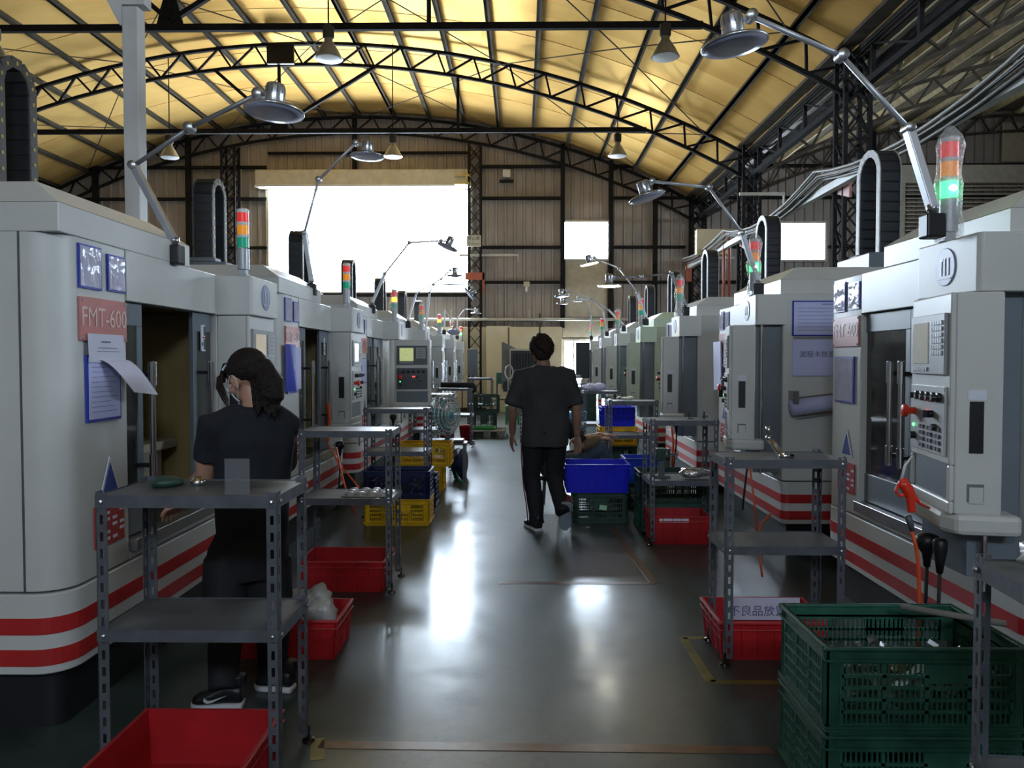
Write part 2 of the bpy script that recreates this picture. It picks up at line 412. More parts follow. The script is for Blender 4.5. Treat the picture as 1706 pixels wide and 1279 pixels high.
# roof panels: arcs 1 m wide down the hall, with open joints
rf = structure(MB().box(XR-.25, XR+.35, -5.1, WD, 6.12, 6.18).build('ceiling', M['truss_brown']))
def arc_panel(b, x0, x1, xc, off, w, t=.03, n=22):
    xs = [x0+(x1-x0)*i/n for i in range(n+1)]
    vs = []
    for x in xs:
        z = arch_z(x, xc, off)
        vs += [(x, 0, z), (x, w, z), (x, w, z+t), (x, 0, z+t)]
    fs = []
    for i in range(n):
        a = i*4; c = a+4
        fs += [(a, a+1, c+1, c), (a+3, c+3, c+2, a+2), (a, c, c+3, a+3), (a+1, a+2, c+2, c+1)]
    b.add(vs, fs)
k = 0; y = -5.1
while y < WD:
    w = min(1.05, WD+.05-y)
    part('roof_panel', 'a%.2f' % w, M['roof'], lambda b: arc_panel(b, XL-.1, XR+.1, XC, .16, w-.006), rf, smooth=True, loc=(0, y, (0.008 if k % 2 else 0)))
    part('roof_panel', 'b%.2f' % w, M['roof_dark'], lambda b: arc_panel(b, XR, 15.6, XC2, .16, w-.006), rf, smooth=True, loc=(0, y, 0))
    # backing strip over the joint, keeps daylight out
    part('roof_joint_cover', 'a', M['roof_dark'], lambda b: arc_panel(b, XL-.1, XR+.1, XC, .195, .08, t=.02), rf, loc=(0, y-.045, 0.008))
    y += 1.05; k += 1
# purlins along the hall
ds = 1.0/RA
def purlin(x, xc, m):
    a = math.asin((x-xc)/RA); z = arch_z(x, xc)
    o = part('purlin', 'p', m, lambda b: b.box(-.03, .03, -5.1, WD, .0, .13).box(-.03, .07, -5.1, WD, .0, .012), rf, loc=(x, 0, z+.01), rot=(0, a, 0))
i = 0
for j in range(-10, 11):
    x = XC+RA*math.sin(j*ds+.5*ds*0)
    if XL < x < XR: purlin(x, XC, M['purlin'])
for j in range(-10, 1):
    x = XC2+RA*math.sin(j*ds+.02)
    if x > XR+.1: purlin(x, XC2, M['purlin_pale'])

# trusses
def truss(y, xc, x0, x1, m, tie=True, name='roof_truss'):
    def chord(b, off, w, h):
        n = 30
        for i in range(n):
            xa = x0+(x1-x0)*i/n; xb = x0+(x1-x0)*(i+1)/n
            b.bar((xa, 0, arch_z(xa, xc, off)), (xb, 0, arch_z(xb, xc, off)), w, h, up=(0, 1, 0))
    b = MB(); chord(b, 0, .065, .08)
    root = structure(b.build(name, m)); root.location = (0, y, 0)
    b = MB(); chord(b, -.45, .065, .065); b.build('bottom_chord', m, root)
    # webs: zig-zag
    L = RA*(math.asin((x1-xc)/RA)-math.asin((x0-xc)/RA)); nw = int(L/.40)//2*2
    a0 = math.asin((x0-xc)/RA); a1 = math.asin((x1-xc)/RA)
    for i in range(nw):
        ta = a0+(a1-a0)*i/nw; tb = a0+(a1-a0)*(i+.62)/nw if i % 2 == 0 else a0+(a1-a0)*(i+1)/nw
        ra, rb = (RA, RA-.45) if i % 2 == 0 else (RA-.45, RA)
        if i % 2: ta = a0+(a1-a0)*(i-.38)/nw
        pa = Vector((xc+ra*math.sin(ta), 0, ZP-RA+ra*math.cos(ta))); pb = Vector((xc+rb*math.sin(tb), 0, ZP-RA+rb*math.cos(tb)))
        d = pb-pa
        o = part('web_strut', 'w', m, lambda b: b.box(-.02, .02, -.02, .02, 0, 1), root, loc=pa, rot=(0, math.atan2(d.x, d.z), 0)); o.scale = (1, 1, d.length)
    if tie:
        hz = 6.51; hx = math.sqrt((RA-.45)**2-(hz-(ZP-RA))**2)
        MB().box(xc-hx, xc+hx, -.04, .04, hz-.05, hz+.05).build('tie_beam', m, root)
        for vx in (xc-4.0, xc-.68, xc+3.25):
            MB().bar((vx, 0, hz), (vx, 0, arch_z(vx, xc, -.45)), .06).build('tie_strut', m, root)
        for sx in (-2.1, 1.45):
            MB().bar((xc-.68, 0, hz+.1), (xc+sx, 0, arch_z(xc+sx, xc, -.45)), .07).build('tie_brace', m, root)
        MB().prism([(xc-.89, hz+.02), (xc-.47, hz+.02), (xc-.60, hz+.5), (xc-.76, hz+.5)], -.02, .02, 'y').build('gusset_plate', m, root)
    return root
for y in FRAMES:
    t = truss(y, XC, XL, XR, M['truss'])
    truss(y, XC2, XR+.2, 15.4, M['truss_brown'], tie=False)
truss(WD-.15, XC, XL, XR, M['truss'], tie=False)
truss(WD-.15, XC2, XR+.2, 15.4, M['truss_brown'], tie=False)
# dark board hung on the second truss, rod bracing under the sheets
tag(MB().box(-5.56, -4.97, 17.1, 17.18, 7.92, 8.36).build('hanging_board', M['black'], bevel=.01), 'black rectangular board fixed at the crown of the middle roof arch', 'board')
for y0, y1 in ((6.6, 11.93), (11.93, 17.27), (17.27, 22.5)):
    for xa, xb in ((-12.6, -8.6), (-8.6, -4.6), (-4.6, -.45), (-.45, 4.0)):
        for p, q in (((xa, y0), (xb, y1)), ((xb, y0), (xa, y1))):
            MB().tube([(p[0], p[1], arch_z(p[0])-.02), ((p[0]+q[0])/2, (p[1]+q[1])/2, arch_z((p[0]+q[0])/2)-.12), (q[0], q[1], arch_z(q[0])-.02)], .012, 5).build('bracing_rod', M['truss_brown'], rf)

# lattice columns and the girder along the right of the hall
def lattice(b, x, y, w, z0, z1):
    for sx in (-1, 1):
        for sy in (-1, 1): b.box(x+sx*w/2-.03, x+sx*w/2+.03, y+sy*w/2-.03, y+sy*w/2+.03, z0, z1)
def column(x, y, z1, m, w=.36):
    b = MB(); lattice(b, 0, 0, w, 0, z1)
    r = structure(b.build('column', m)); r.location = (x, y, 0)
    n = int(z1/.42)
    for i in range(n):
        za, zb = z1*i/n, z1*(i+1)/n
        for sy in (-1, 1):
            s = 1 if i % 2 else -1
            MBb = part('lacing_bar', 'x%.2f' % (zb-za), m, lambda b: b.bar((-w/2, 0, 0), (w/2, 0, zb-za), .035, .02).bar((w/2, 0, 0), (-w/2, 0, zb-za), .035, .02), r, loc=(0, sy*w/2, za))
        for sx in (-1, 1):
            part('lacing_bar', 'y%.2f' % (zb-za), m, lambda b: b.bar((0, -w/2, 0), (0, w/2, zb-za), .035, .02), r, loc=(sx*w/2, 0, za))
    return r
for y in FRAMES[1:]+[WD-.3]:
    column(XR, y, 6.11, M['truss'])
    column(XL+.3, y, 6.0, M['truss'])
column(-1.34, WD-.35, 7.55, M['truss'], .33)
column(-8.3, WD-.35, 7.55, M['truss'], .36)
g = structure(MB().box(XR-.06, XR+.06, 0, WD, 5.94, 6.06).build('trim_1', M['truss']))
MB().box(XR-.05, XR+.05, 0, WD, 5.43, 5.52).build('bottom_chord', M['truss'], g)
MB().box(XR+.28, XR+.36, 0, WD, 5.84, 5.94).build('gutter_rail', M['truss'], g)
yy = .6
while yy < WD-.5:
    part('post', 'g', M['truss'], lambda b: b.box(-.03, .03, -.03, .03, 5.46, 6.0), g, loc=(XR, yy, 0)); 
    part('diagonal_brace', 'g', M['truss'], lambda b: b.bar((0, 0, 5.46), (0, 1.33, 5.97), .03), g, loc=(XR, yy, 0))
    yy += 1.333

# walls
def corrugated(b, x0, x1, z0, z1fn, y, pitch=.27, d=.04, face=-1):
    x = x0; pts = []
    while x < x1-1e-6:
        for dx, dy in ((0, 0), (.17, 0), (.195, 1), (.247, 1)):
            if x+dx < x1: pts.append((x+dx, y+face*d*dy))
        x += pitch
    pts.append((x1, y))
    n = len(pts); vs = []
    for px, py in pts:
        zt = z1fn(px) if callable(z1fn) else z1fn
        vs += [(px, py, z0), (px, py, zt)]
    b.add(vs, [(2*i, 2*i+2, 2*i+3, 2*i+1) for i in range(n-1)])
def top1(x): return arch_z(x, XC, .175) if x <= XR else arch_z(x, XC2, .175)
b = MB()
MX0, MX1, MZ0, MZ1 = -7.30, -1.51, 3.44, 6.34
HOLES = [(MX0, MX1, MZ0, MZ1), (1.22, 2.45, 4.38, 5.43), (7.35, 8.64, 4.35, 5.38), (1.22, 2.40, 0, 2.02)]
xs = sorted({XL, 15.6, MX0, MX1, 1.22, 2.40, 2.45, 7.35, 8.64, XR})
for xa, xb in zip(xs, xs[1:]):
    hs = sorted([h for h in HOLES if h[0] <= xa+1e-6 and h[1] >= xb-1e-6], key=lambda h: h[2])
    z = 0
    for h in hs:
        if h[2] > z: corrugated(b, xa, xb, z, h[2], WD)
        z = h[3]
    corrugated(b, xa, xb, z, top1, WD)
wb = structure(b.build('wall_back', M['wall']))
# girts and mullions of the end wall
for z in (2.63, 3.71, 4.71, 6.11, 7.01):
    for xa, xb in ((XL, MX0-.05), (MX1+.35, 1.17), (2.50, XR-.3), (XR+.3, 15.4)):
        if z == 4.71 and xa > 5:
            MB().box(8.75, xb, WD-.14, WD-.05, z-.04, z+.04).build('girt', M['truss'], wb); xb = 7.25
        MB().box(xa, xb, WD-.14, WD-.05, z-.04, z+.04).build('girt', M['truss'], wb)
MB().box(MX0, MX1, WD-.14, WD-.05, 7.38, 7.44).build('girt', M['truss'], wb)
MB().box(MX0, MX1, WD-.14, WD-.05, 3.30, 3.40).build('girt', M['truss'], wb)
for x in (-12.3, -11.0, -9.6, -4.8, 1.155, 2.53, 3.8, 6.5, 9.95, 12.1):
    z1 = top1(x)-.1; z0 = 6.85 if x == -4.8 else 2.4
    MB().box(x-.06, x+.06, WD-.2, WD-.06, z0, z1).build('post', M['truss'], wb)
# boarded pale panel below the small window and at right
MB().box(1.24, 2.43, WD-.08, WD-.045, 2.72, 4.34).build('pale_panel', M['wall_pale'], wb)
MB().box(13.6, 15.4, WD-.10, WD-.045, 7.1, 8.2).build('pale_panel', M['wall_pale'], wb)
# windows
def window(n, x0, x1, z0, z1, t=.06):
    w = structure(MB().box(x0-t, x0, WD-.10, WD+.05, z0-t, z1+t).box(x1, x1+t, WD-.10, WD+.05, z0-t, z1+t).box(x0, x1, WD-.10, WD+.05, z0-t, z0).box(x0, x1, WD-.10, WD+.05, z1, z1+t).build('window_%d' % n, M['frame_pale']))
    return w
w1 = window(1, MX0, MX1, MZ0, MZ1, .08)
window(2, 1.22, 2.45, 4.38, 5.43)
window(3, 7.35, 8.64, 4.35, 5.38)
# roller shutter box over the big opening
sb = tag(MB().box(MX0-.25, MX1+.05, WD-.5, WD-.06, 6.38, 6.85).build('shutter_box', M['shutter'], bevel=.02), 'long beige roller shutter housing above the large bright opening', 'shutter')
MB().box(MX0-.25, MX1-.4, WD-.53, WD-.5, 6.36, 6.42).build('bottom_rail', M['white_plastic'], sb)
MB().box(MX1-.38, MX1+.02, WD-.58, WD-.5, 6.63, 6.69).box(MX1-.38, MX1+.02, WD-.58, WD-.5, 6.40, 6.46).box(MX1-.08, MX1-.02, WD-.6, WD-.5, 6.38, 6.8).build('bracket', M['stud'], sb)
# side and rear walls
structure(MB().box(XL-.1, XL, -5.2, WD, 0, 6.7).build('wall_left', M['wall']))
wr = structure(MB().box(15.6, 15.7, -5.2, WD, 0, 5.0).box(15.6, 15.7, -5.2, WD, 5.9, 8.8).box(15.6, 15.7, -5.2, 1.0, 5.0, 5.9).box(15.6, 15.7, 11.0, WD, 5.0, 5.9).build('wall_right', M['wall']))  # high window band added to light the left row's fronts
for q in range(11): part('light_band_mullion', 'm', M['frame_pale'], lambda b: b.box(15.6, 15.66, -.03, .03, 5.0, 5.9), wr, loc=(0, 1+q, 0))
b = MB(); b.box(XL, -2.5, -5.15, -5.05, 0, 8.8).box(2.5, 15.6, -5.15, -5.05, 0, 8.8).box(-2.5, 2.5, -5.15, -5.05, 5.2, 8.8).box(-2.5, 2.5, -5.15, -5.05, 0, 4.46).box(-1, 1, -5.15, -5.05, 4.46, 5.2)
structure(b.build('wall_front', M['wall']))
structure(MB().box(4.28, 4.36, -5.05, WD, 0, 2.0).build('wall_light_blocker', M['wall']))  # unseen low wall, added to stop side light reaching the aisle floor
# cream masonry partition and doorway at the end of the aisle
pw = structure(MB().box(-2.35, 1.13, 22.25, 22.38, 0, 2.42).build('wall_partition', M['cream'], bevel=.01))
MB().box(-1.02, -.33, 22.08, 22.25, 0, 2.44).build('pilaster', M['cream'], pw, bevel=.01)
MB().box(-2.35, 1.13, 22.23, 22.25, 0, .12).build('skirting', M['truss_brown'], pw)
MB().box(-1.73, -1.70, 22.235, 22.25, 0, 2.4).build('joint', M['truss_brown'], pw)
MB().tube([(-.38, 22.06, 2.4), (-.38, 22.06, 1.35)], .015, 6).tube([(.5, 22.23, 2.8), (.5, 22.23, 1.85)], .02, 6).build('conduit', M['truss_brown'], pw)
d1 = structure(MB().box(1.15, 1.22, WD-.12, WD+.05, 0, 2.09).box(2.40, 2.46, WD-.12, WD+.05, 0, 2.09).box(1.22, 2.40, WD-.12, WD+.05, 2.02, 2.09).box(1.46, 1.50, WD-.1, WD, 0, 2.02).build('door_1', M['frame_pale']))
MB().box(1.16, 2.46, WD-.13, WD-.07, 2.13, 2.60).build('transom_panel', M['wall_pale'], d1)
# pipe run on the end wall
pp = structure(MB().tube([(-6.8, 22.0, 2.62), (4.8, 22.0, 2.62)], .04, 8).build('trim_2', M['fluor'], smooth=True), 'long pale pipe running across the end wall')
for x in (-5.0, -2.0, .2, 2.7): MB().box(x-.015, x+.015, 21.98, 22.02, 2.62, 2.9).build('pipe_hanger', M['fluor'], pp)
# long white cable channel beside the right columns + pink gussets
tr = structure(MB().box(4.60, 4.71, .5, WD-.4, 4.02, 4.05).box(4.60, 4.615, .5, WD-.4, 4.05, 4.13).box(4.695, 4.71, .5, WD-.4, 4.05, 4.13).build('trim_3', M['white_steel']), 'long white steel cable channel along the right columns')
for y in FRAMES[1:]: MB().prism([(-.02, 3.85), (.4, 3.98), (.4, 4.2), (-.02, 4.2)], -.02, .02, 'x').build('gusset_plate', M['pink'], tr).location = (4.78, y-.40, 0)
# hanging cable bundle
cb = thing('cable_bundle', 'bundle of sagging grey and black cables strung between the right columns', 'cables', (4.52, 7, 0))
for i in range(8):
    ox, oz = random.uniform(-.12, .10), random.uniform(-.05, .12); pts = []
    for (ya, yb) in ((1.27, 6.6), (6.6, 11.93), (11.93, 17.27), (17.27, 22.2)):
        for s in range(8):
            t = s/8; sag = (.22+.03*i/3)*4*t*(1-t)*(1.0 if ya < 13 else .5)
            pts.append((ox+random.uniform(-.01, .01), ya+(yb-ya)*t-7, 4.24+oz-sag))
    MB().tube(pts, random.choice([.012, .018, .022]), 6).build('cable', M['cable'] if i % 3 else M['cable_black'], cb, smooth=True)
# fluorescent battens / small fittings on the walls
def batten(x, y, z, L, lab):
    o = thing('pale_batten', lab, 'batten', (x, y, z)); MB().box(-L/2, L/2, -.03, .03, -.03, .03).build('bar', M['fluor'], o); MB().box(L/2-.03, L/2, -.02, .02, -.2, 0).build('bracket', M['fluor'], o)
batten(-.95, 22.3, 4.46, 1.7, 'thin pale batten sticking out right of the big opening')
o = tag(MB().box(-1.56, -1.16, 21.95, 22.0, 4.66, 4.97).build('wall_sign', M['frame_pale'], bevel=.005), 'cream sign with two rows of dark characters on the column by the opening', 'sign')
text_mesh('lettering', '禁止煙', .11, M['truss'], o, (-1.36, 21.945, 4.88), (PI/2, 0, 0))
text_mesh('lettering', 'No Smoking', .06, M['truss'], o, (-1.36, 21.945, 4.73), (PI/2, 0, 0))
o = tag(MB().box(-.56, -.34, WD-.16, WD-.06, 6.70, 6.92).build('notice_board', M['white_plastic'], bevel=.01), 'small white square box high on the end wall right of the shutter', 'box')
MB().box(-.65, -.25, WD-.2, WD-.06, 6.56, 6.62).build('shelf_bracket', M['truss'], o)
o = thing('wall_lamp', 'small yellow wall lantern on the girt above the partition', 'lamp', (.13, 22.4, 3.56))
MB().box(-.09, .09, -.06, .06, 0, .16).build('housing', M['frame_pale'], o, bevel=.02); MB().ball((0, -.03, -.06), .05, .05, .09).build('bulb', M['white_plastic'], o, smooth=True)
# orange steel brackets
o = thing('orange_bracket', 'orange steel bracket round the column right of the big opening', 'bracket', (-1.36, 22.0, 3.67))
MB().box(-.24, .30, -.05, .0, .06, .26).box(.24, .30, -.05, .0, -.3, .26).build('frame', M['orange_steel'], o)
o = thing('orange_bracket', 'orange brown bent duct frame near the far right corner column', 'bracket', (4.93, 21.95, 3.76))
MB().box(-.35, .35, -.06, .0, .42, .6).box(-.35, -.2, -.06, 0, -.1, .6).box(.22, .35, -.06, 0, -.3, .6).build('frame', M['orange_steel'], o, bevel=.02)
o = thing('red_pipe', 'thin dark red pipes rising left of a lattice column, right side', 'pipe', (4.62, 18.0, 0))
MB().tube([(0, 0, 2.4), (0, 0, 4.44)], .032, 8).tube([(.12, 0, 2.4), (.12, 0, 4.4), (.0, 0, 4.44)], .03, 8).build('riser', M['orange_steel'], o, smooth=True)
o = thing('wall_cabinet', 'cream rectangular panel hung near the far right column', 'cabinet', (4.70, 19.4, 4.07))
MB().box(-.42, .42, -.12, .12, 0, .62).build('body', M['cream'], o, bevel=.02); MB().box(-.3, .5, -.16, -.10, -.12, -.06).build('rail', M['fluor'], o)
batten(4.80, 15.8, 4.80, .9, 'short pale batten near the right column, just under the roof girder')
# louvred shutter wall in the right bay
lw = structure(MB().box(10.6, 15.5, WD-.3, WD-.08, 6.47, 6.97).build('window_4', M['shutter']), 'cream louvred opening high in the right bay')
for i in range(14): part('slat', 'l', M['shutter'], lambda b: b.prism([(0, 0), (.10, .03), (.10, .06), (0, .03)], 10.85, 15.5, 'x'), lw, loc=(0, WD-.24, 4.9+i*.113))
MB().box(10.62, 10.8, WD-.3, WD-.08, 3.9, 6.47).build('jamb', M['frame_pale'], lw)
# high-bay lamps
hb_lab = {}
def highbay(x, y, z, lab):
    o = thing('high_bay_lamp', lab, 'ceiling lamp', (x, y, z), group='bell-shaped high bay lamps under the roof')
    part('reflector', 'h', M['bulb_glass'], lambda b: b.lathe([(.212, 0), (.20, .02), (.155, .11), (.10, .20), (.065, .25), (.06, .30)], 24), o, smooth=True)
    part('housing', 'h', M['truss_brown'], lambda b: b.lathe([(.07, .30), (.085, .33), (.085, .47), (.04, .50)], 16), o, smooth=True)
    part('glass', 'h', M['white_plastic'], lambda b: b.lathe([(.05, -.03), (.19, -.012), (.19, -.002)], 20), o, smooth=True)
    zt = arch_z(x, XC, .17)-z
    c = part('hanger', 'h%.1f' % zt, M['truss'], lambda b: b.tube([(0, 0, .48), (0, 0, zt)], .012, 6), o)
for i, x in enumerate((-7.91, -2.89, 2.12)):
    s = ('left', 'middle', 'right')[i]
    highbay(x, 11.75, 5.97, 'bell-shaped high bay lamp, %s one of the nearer row' % s)
    highbay(x, 17.55, 6.02, 'bell-shaped high bay lamp, %s one of the farther row' % s)
# floor markings
def line(pts, w, m, nm):
    b = MB()
    for p, q in zip(pts, pts[1:]): 
        p = Vector((*p, .0008)); q = Vector((*q, .0008)); b.bar(p, q, w, .0016)
    return structure(b.build('floor_marking', m), nm)
G = lambda px, py: (lambda y: ((px-870)/1300*y, y))(1924/(py-600))
line([G(1140, 1066), G(1188, 1141), (2.0, 3.56)], .045, M['yellow_paint'], 'yellow painted line round the cart at right')
line([G(1140, 1066), (1.5, 4.13)], .045, M['yellow_paint'], 'yellow painted line behind the cart at right')
line([G(1020, 880), G(1092, 974), G(830, 974)], .06, M['orange_paint'], 'faded orange painted line in the aisle')
line([(-.78, 2.95), (.95, 2.93)], .06, M['orange_paint'], 'faded orange line across the near floor')
line([G(522, 1279), (-.80, 3.0)], .05, M['yellow_paint'], 'yellow painted line beside the left cart')
line([G(700, 870), G(745, 800)], .04, M['yellow_paint'], 'yellow painted line by the left crates')
# white post with bracket in the first gap of the left row
wp = thing('support_post', 'tall white square steel post with bracket behind the nearest left machine', 'post', (-2.72, 5.5, 0))
MB().box(-.055, .055, -.055, .055, 0, 3.93).build('post', M['white_steel'], wp, bevel=.006)
MB().prism([(-.07, 3.80), (-.055, 3.80), (-.055, 3.94), (.10, 3.94), (.10, 4.03), (-.16, 4.03), (-.16, 3.97)], -.055, .055, 'y').build('bracket', M['white_steel'], wp)
MB().bar((-.2, 0, 4.10), (-2.8, 0, 4.12), .12, .08).bar((0, 0, 4.08), (.1, 0, 4.08), .1, .06).build('beam', M['paint_dark'], wp)
# ------------------------------------------------------------------ machining centres
# local frame: X along the front (0..2.05, operator's left to right), -Y towards the aisle, Z up
LEN, DEP = 2.05, 2.25
def foot_poly(off=0.0, y1=DEP, r=.13, x0=0.0, x1=LEN, rr=.05):
    p = [(x0-off, y1)]
    for i in range(7):
        t = PI + (PI/2)*i/6; p.append((x0-off+r+off + (r+off)*math.cos(t) - 0, -off+r+off + (r+off)*math.sin(t)))
    for i in range(5):
        t = -PI/2+(PI/2)*i/4; p.append((x1+off-(rr+off)+(rr+off)*math.cos(t), -off+(rr+off)+(rr+off)*math.sin(t)))
    p += [(x1+off, y1)]
    return p
def ribbon(b, poly_in, poly_out, z0, z1):
    """raised band round an open footprint"""
    n = len(poly_in)
    vs = [(x, y, z) for z in (z0, z1) for x, y in poly_out]+[(x, y, z) for z in (z0, z1) for x, y in poly_in]
    fs = []
    for i in range(n-1):
        fs += [(i, i+1, n+i+1, n+i), (n+i, n+i+1, 3*n+i+1, 3*n+i), (i, 2*n+i, 2*n+i+1, i+1)]
    b.add(vs, fs)
def oval(b, cx, cz, rx, rz, y0, y1, n=28):
    b.prism([(cx+rx*math.cos(2*PI*i/n), cz+rz*math.sin(2*PI*i/n)) for i in range(n)], y0, y1, 'y')

def chain_link(b, side=True):
    b.box(-.085, .085, -.028, .028, -.036, .030)
def chain_path(u0, u1, zb, zt):
    """inverted U of links in the X-Z plane"""
    r = (u1-u0)/2-.028; cx = (u0+u1)/2; out = []
    z = zb
    L1 = zt-.03-r-zb; n1 = max(2, int(L1/.074)); st = L1/n1
    for i in range(n1): out.append((cx-r, zb+st*(i+.5), 0))
    na = max(4, int(PI*r/.07))
    for i in range(na):
        a = PI-PI*(i+.5)/na; out.append((cx+r*math.cos(a), zb+L1+r*math.sin(a), PI-a))
    for i in range(n1)[::-1]: out.append((cx+r, zb+st*(i+.5), PI))
    return out

def machine(side, k, label, cap=(0.0, 1.2), doors=(0.30, 0.25), pend_rot=0.0, pend_out=.19, paint='paint', detail=2, tower='off',
            chain_u=(.95, 1.27), chain_top=3.07, name_txt='FMT-600', dark_side=False, pend_shift=0.0, pend_cx=None):
    m = M[paint]
    if side == 'L': loc, rz = (-1.8, 3.02+2.75*k, 0), PI/2
    else: loc, rz = (1.97, 5.09+2.87*k, 0), -PI/2
    t = thing('machining_center', label, 'machine', loc, rz, 'milling machines in the %s row' % ('left' if side == 'L' else 'right'))
    part('base', 'b', M['black_base'], lambda b: b.prism(foot_poly(-.06), 0.0, .24), t, smooth=True)
    part('lower_skirt', 'b', m, lambda b: b.prism(foot_poly(.0), .235, .555), t, bevel=.006, smooth=True)
    for z in (.395, .27):
        part('stripe', z, M['red_stripe'], lambda b: ribbon(b, foot_poly(-.01), foot_poly(.003), z, z+.066), t)
    # upper body: left cheek, right cheek, back block, apron and header
    U0, U1 = .52, 1.56
    def body(b):
        b.prism(foot_poly(-.004, .9, x1=U0, rr=.012), .565, 1.98)
        b.prism([(U1, 0), (LEN-.02, 0), (LEN-.004, .02), (LEN-.004, .9), (U1, .9)], .565, 1.98)
        b.box(.004, LEN-.004, .9, DEP, .565, 1.98)
        b.box(U0, U1, 0, .9, 1.75, 1.98)
        b.box(U0, U1, .004, .9, .565, .62)
    part('body', 'b', m, body, t, bevel=.004, smooth=True)
    part('seam', 's', M['panel_grey'], lambda b: b.box(-.0005, .007, .155, .162, .565, 1.98).box(LEN-.003, LEN+.0005, .62, .627, .565, 1.98).box(LEN-.003, LEN+.0005, 1.3, 1.306, .565, 1.98), t)
    part('sill', 's', M['steel'], lambda b: b.box(U0-.0, U1, -.03, .05, .60, .655).box(U0, U1, -.035, -.025, .65, .66), t, bevel=.003)
    # cabin interior
    part('cabin', 'c', M['interior'], lambda b: b.box(U0, U1, .895, .90, .6, 1.75).box(U0, U0+.004, .05, .9, .6, 1.75).box(U0, U1, .05, .9, 1.745, 1.75).box(U0, U1, .05, .9, .62, .66), t)
    part('guard_panel', 'c', M['interior_warm'], lambda b: b.box(U1-.02, U1-.004, .05, .9, .62, 1.745).box(U1-.30, U1-.26, .8, .895, .66, 1.745), t)
    part('work_table', 'c', M['cast'], lambda b: b.box(U0+.18, U1-.18, .25, .75, .66, .98).box(U0+.10, U1-.10, .2, .8, .98, 1.03).box(U0+.22, U0+.45, .3, .6, 1.03, 1.10).box(U0+.55, U0+.72, .35, .6, 1.03, 1.16), t, bevel=.008)
    part('spindle', 'c', M['steel'], lambda b: b.lathe([(.11, 1.74), (.11, 1.5), (.06, 1.46), (.045, 1.34), (.012, 1.33), (.012, 1.24)], 16, Matrix.Translation((1.0, .5, 0))), t, smooth=True)
    # top cap with chamfer
    c0, c1 = cap
    def capf(b):
        z0, z1, z2 = 1.98, 2.095, 2.20
        b.box(c0+.003, c1, 0, DEP, z0, z1)
        b.add([(c0+.003, 0, z1), (c1, 0, z1), (c1, DEP, z1), (c0+.003, DEP, z1), (c0+.12, .16, z2), (c1-.12, .16, z2), (c1-.12, DEP-.1, z2), (c0+.12, DEP-.1, z2)],
              [(0, 1, 5, 4), (1, 2, 6, 5), (2, 3, 7, 6), (3, 0, 4, 7), (4, 5, 6, 7)])
    part('roof_cap', cap, m, capf, t, bevel=.004)
    # projecting header over the control pendant with emblem
    part('header', 'h', m, lambda b: b.prism([(1.55, -.0), (1.57, -.195), (1.585, -.21), (2.035, -.21), (LEN, -.195), (LEN, .03), (1.55, .03)], 1.745, 1.975), t, bevel=.006)
    em = part('emblem', 'e', M['emblem'], lambda b: oval(b, 1.81, 1.865, .075, .078, -.2145, -.209), t, bevel=.002)
    if detail >= 2:
        em_ = part('emblem_mark', 'e', M['emblem_mark'], lambda b: b.box(1.775, 1.79, -.217, -.214, 1.83, 1.90).box(1.79, 1.80, -.217, -.214, 1.89, 1.90).box(1.805, 1.817, -.217, -.214, 1.83, 1.90).box(1.832, 1.844, -.217, -.214, 1.83, 1.90).box(1.76, 1.86, -.217, -.214, 1.815, 1.82), em)
    # name plate
    npz = part('name_plate', 'n', M['plate_red'], lambda b: b.box(.13, .50, -.008, .002, 1.56, 1.74), t, bevel=.002)
    if detail >= 1:
        CK = ('txt', name_txt)
        if CK not in CACHE:
            o = text_mesh('lettering', name_txt, .115, M['plate_text'], npz, (.315, -.0095, 1.655), (PI/2, 0, 0), xscale=.86); CACHE[CK] = o.data
        else:
            o = bpy.data.objects.new('lettering', CACHE[CK]); COL.objects.link(o); o.parent = npz; o.location = (.315, -.0095, 1.655); o.rotation_euler = (PI/2, 0, 0); o.scale = (.86, 1, 1)
        part('rivet', 'r', M['steel'], lambda b: [b.ball((x, -.009, z), .006, n=6) for x in (.142, .488) for z in (1.573, 1.727)], npz)
        for x0, x1, z0, z1 in ((.13, .30, 1.775, 1.955), (.35, .50, 1.78, 1.94)):
            s = part('document_sleeve', (x0,), M['sleeve_blue'], lambda b: b.box(x0, x1, -.006, .001, z0, z1), t)
            part('clear_film', (x0,), M['sleeve'], lambda b: b.box(x0+.008, x1-.008, -.008, -.005, z0+.008, z1-.008), s)
        s = part('document_sleeve', 'low', M['sleeve_blue'], lambda b: b.box(.17, .44, -.008, .001, 1.22, 1.50), t)
        pp_ = part('paper', 'low', M['paper_bl'] if side == 'L' else M['sleeve'], lambda b: b.box(.182, .428, -.010, -.007, 1.232, 1.49), s)
        if side == 'L':
            part('print', 'low', M['ink'], lambda b: [b.box(.20, .41-.03*(i % 3), -.0105, -.0098, 1.26+.021*i, 1.262+.021*i) for i in range(10)], s)
        # hazard sticker and label boards
        hz = part('hazard_sticker', 'z', M['label_paper'], lambda b: b.prism([(.27, .90), (.42, .90), (.345, 1.06)], -.004, .001, 'y'), t)
        part('print', 'z', M['hazard_blue'], lambda b: b.prism([(.285, .908), (.405, .908), (.345, 1.035)], -.006, -.003, 'y'), hz)
        lb = part('warning_board', 'z', M['hazard_red'], lambda b: b.box(.22, .46, -.004, .001, .68, .86), t)
        part('print', 'w', M['label_paper'], lambda b: [b.box(.24+.06*j, .275+.06*j, -.006, -.003, .70+.028*i, .713+.028*i) for i in range(5) for j in range(4) if (i+j) % 3], lb)
    # sliding doors
    half = (U1-U0)/2
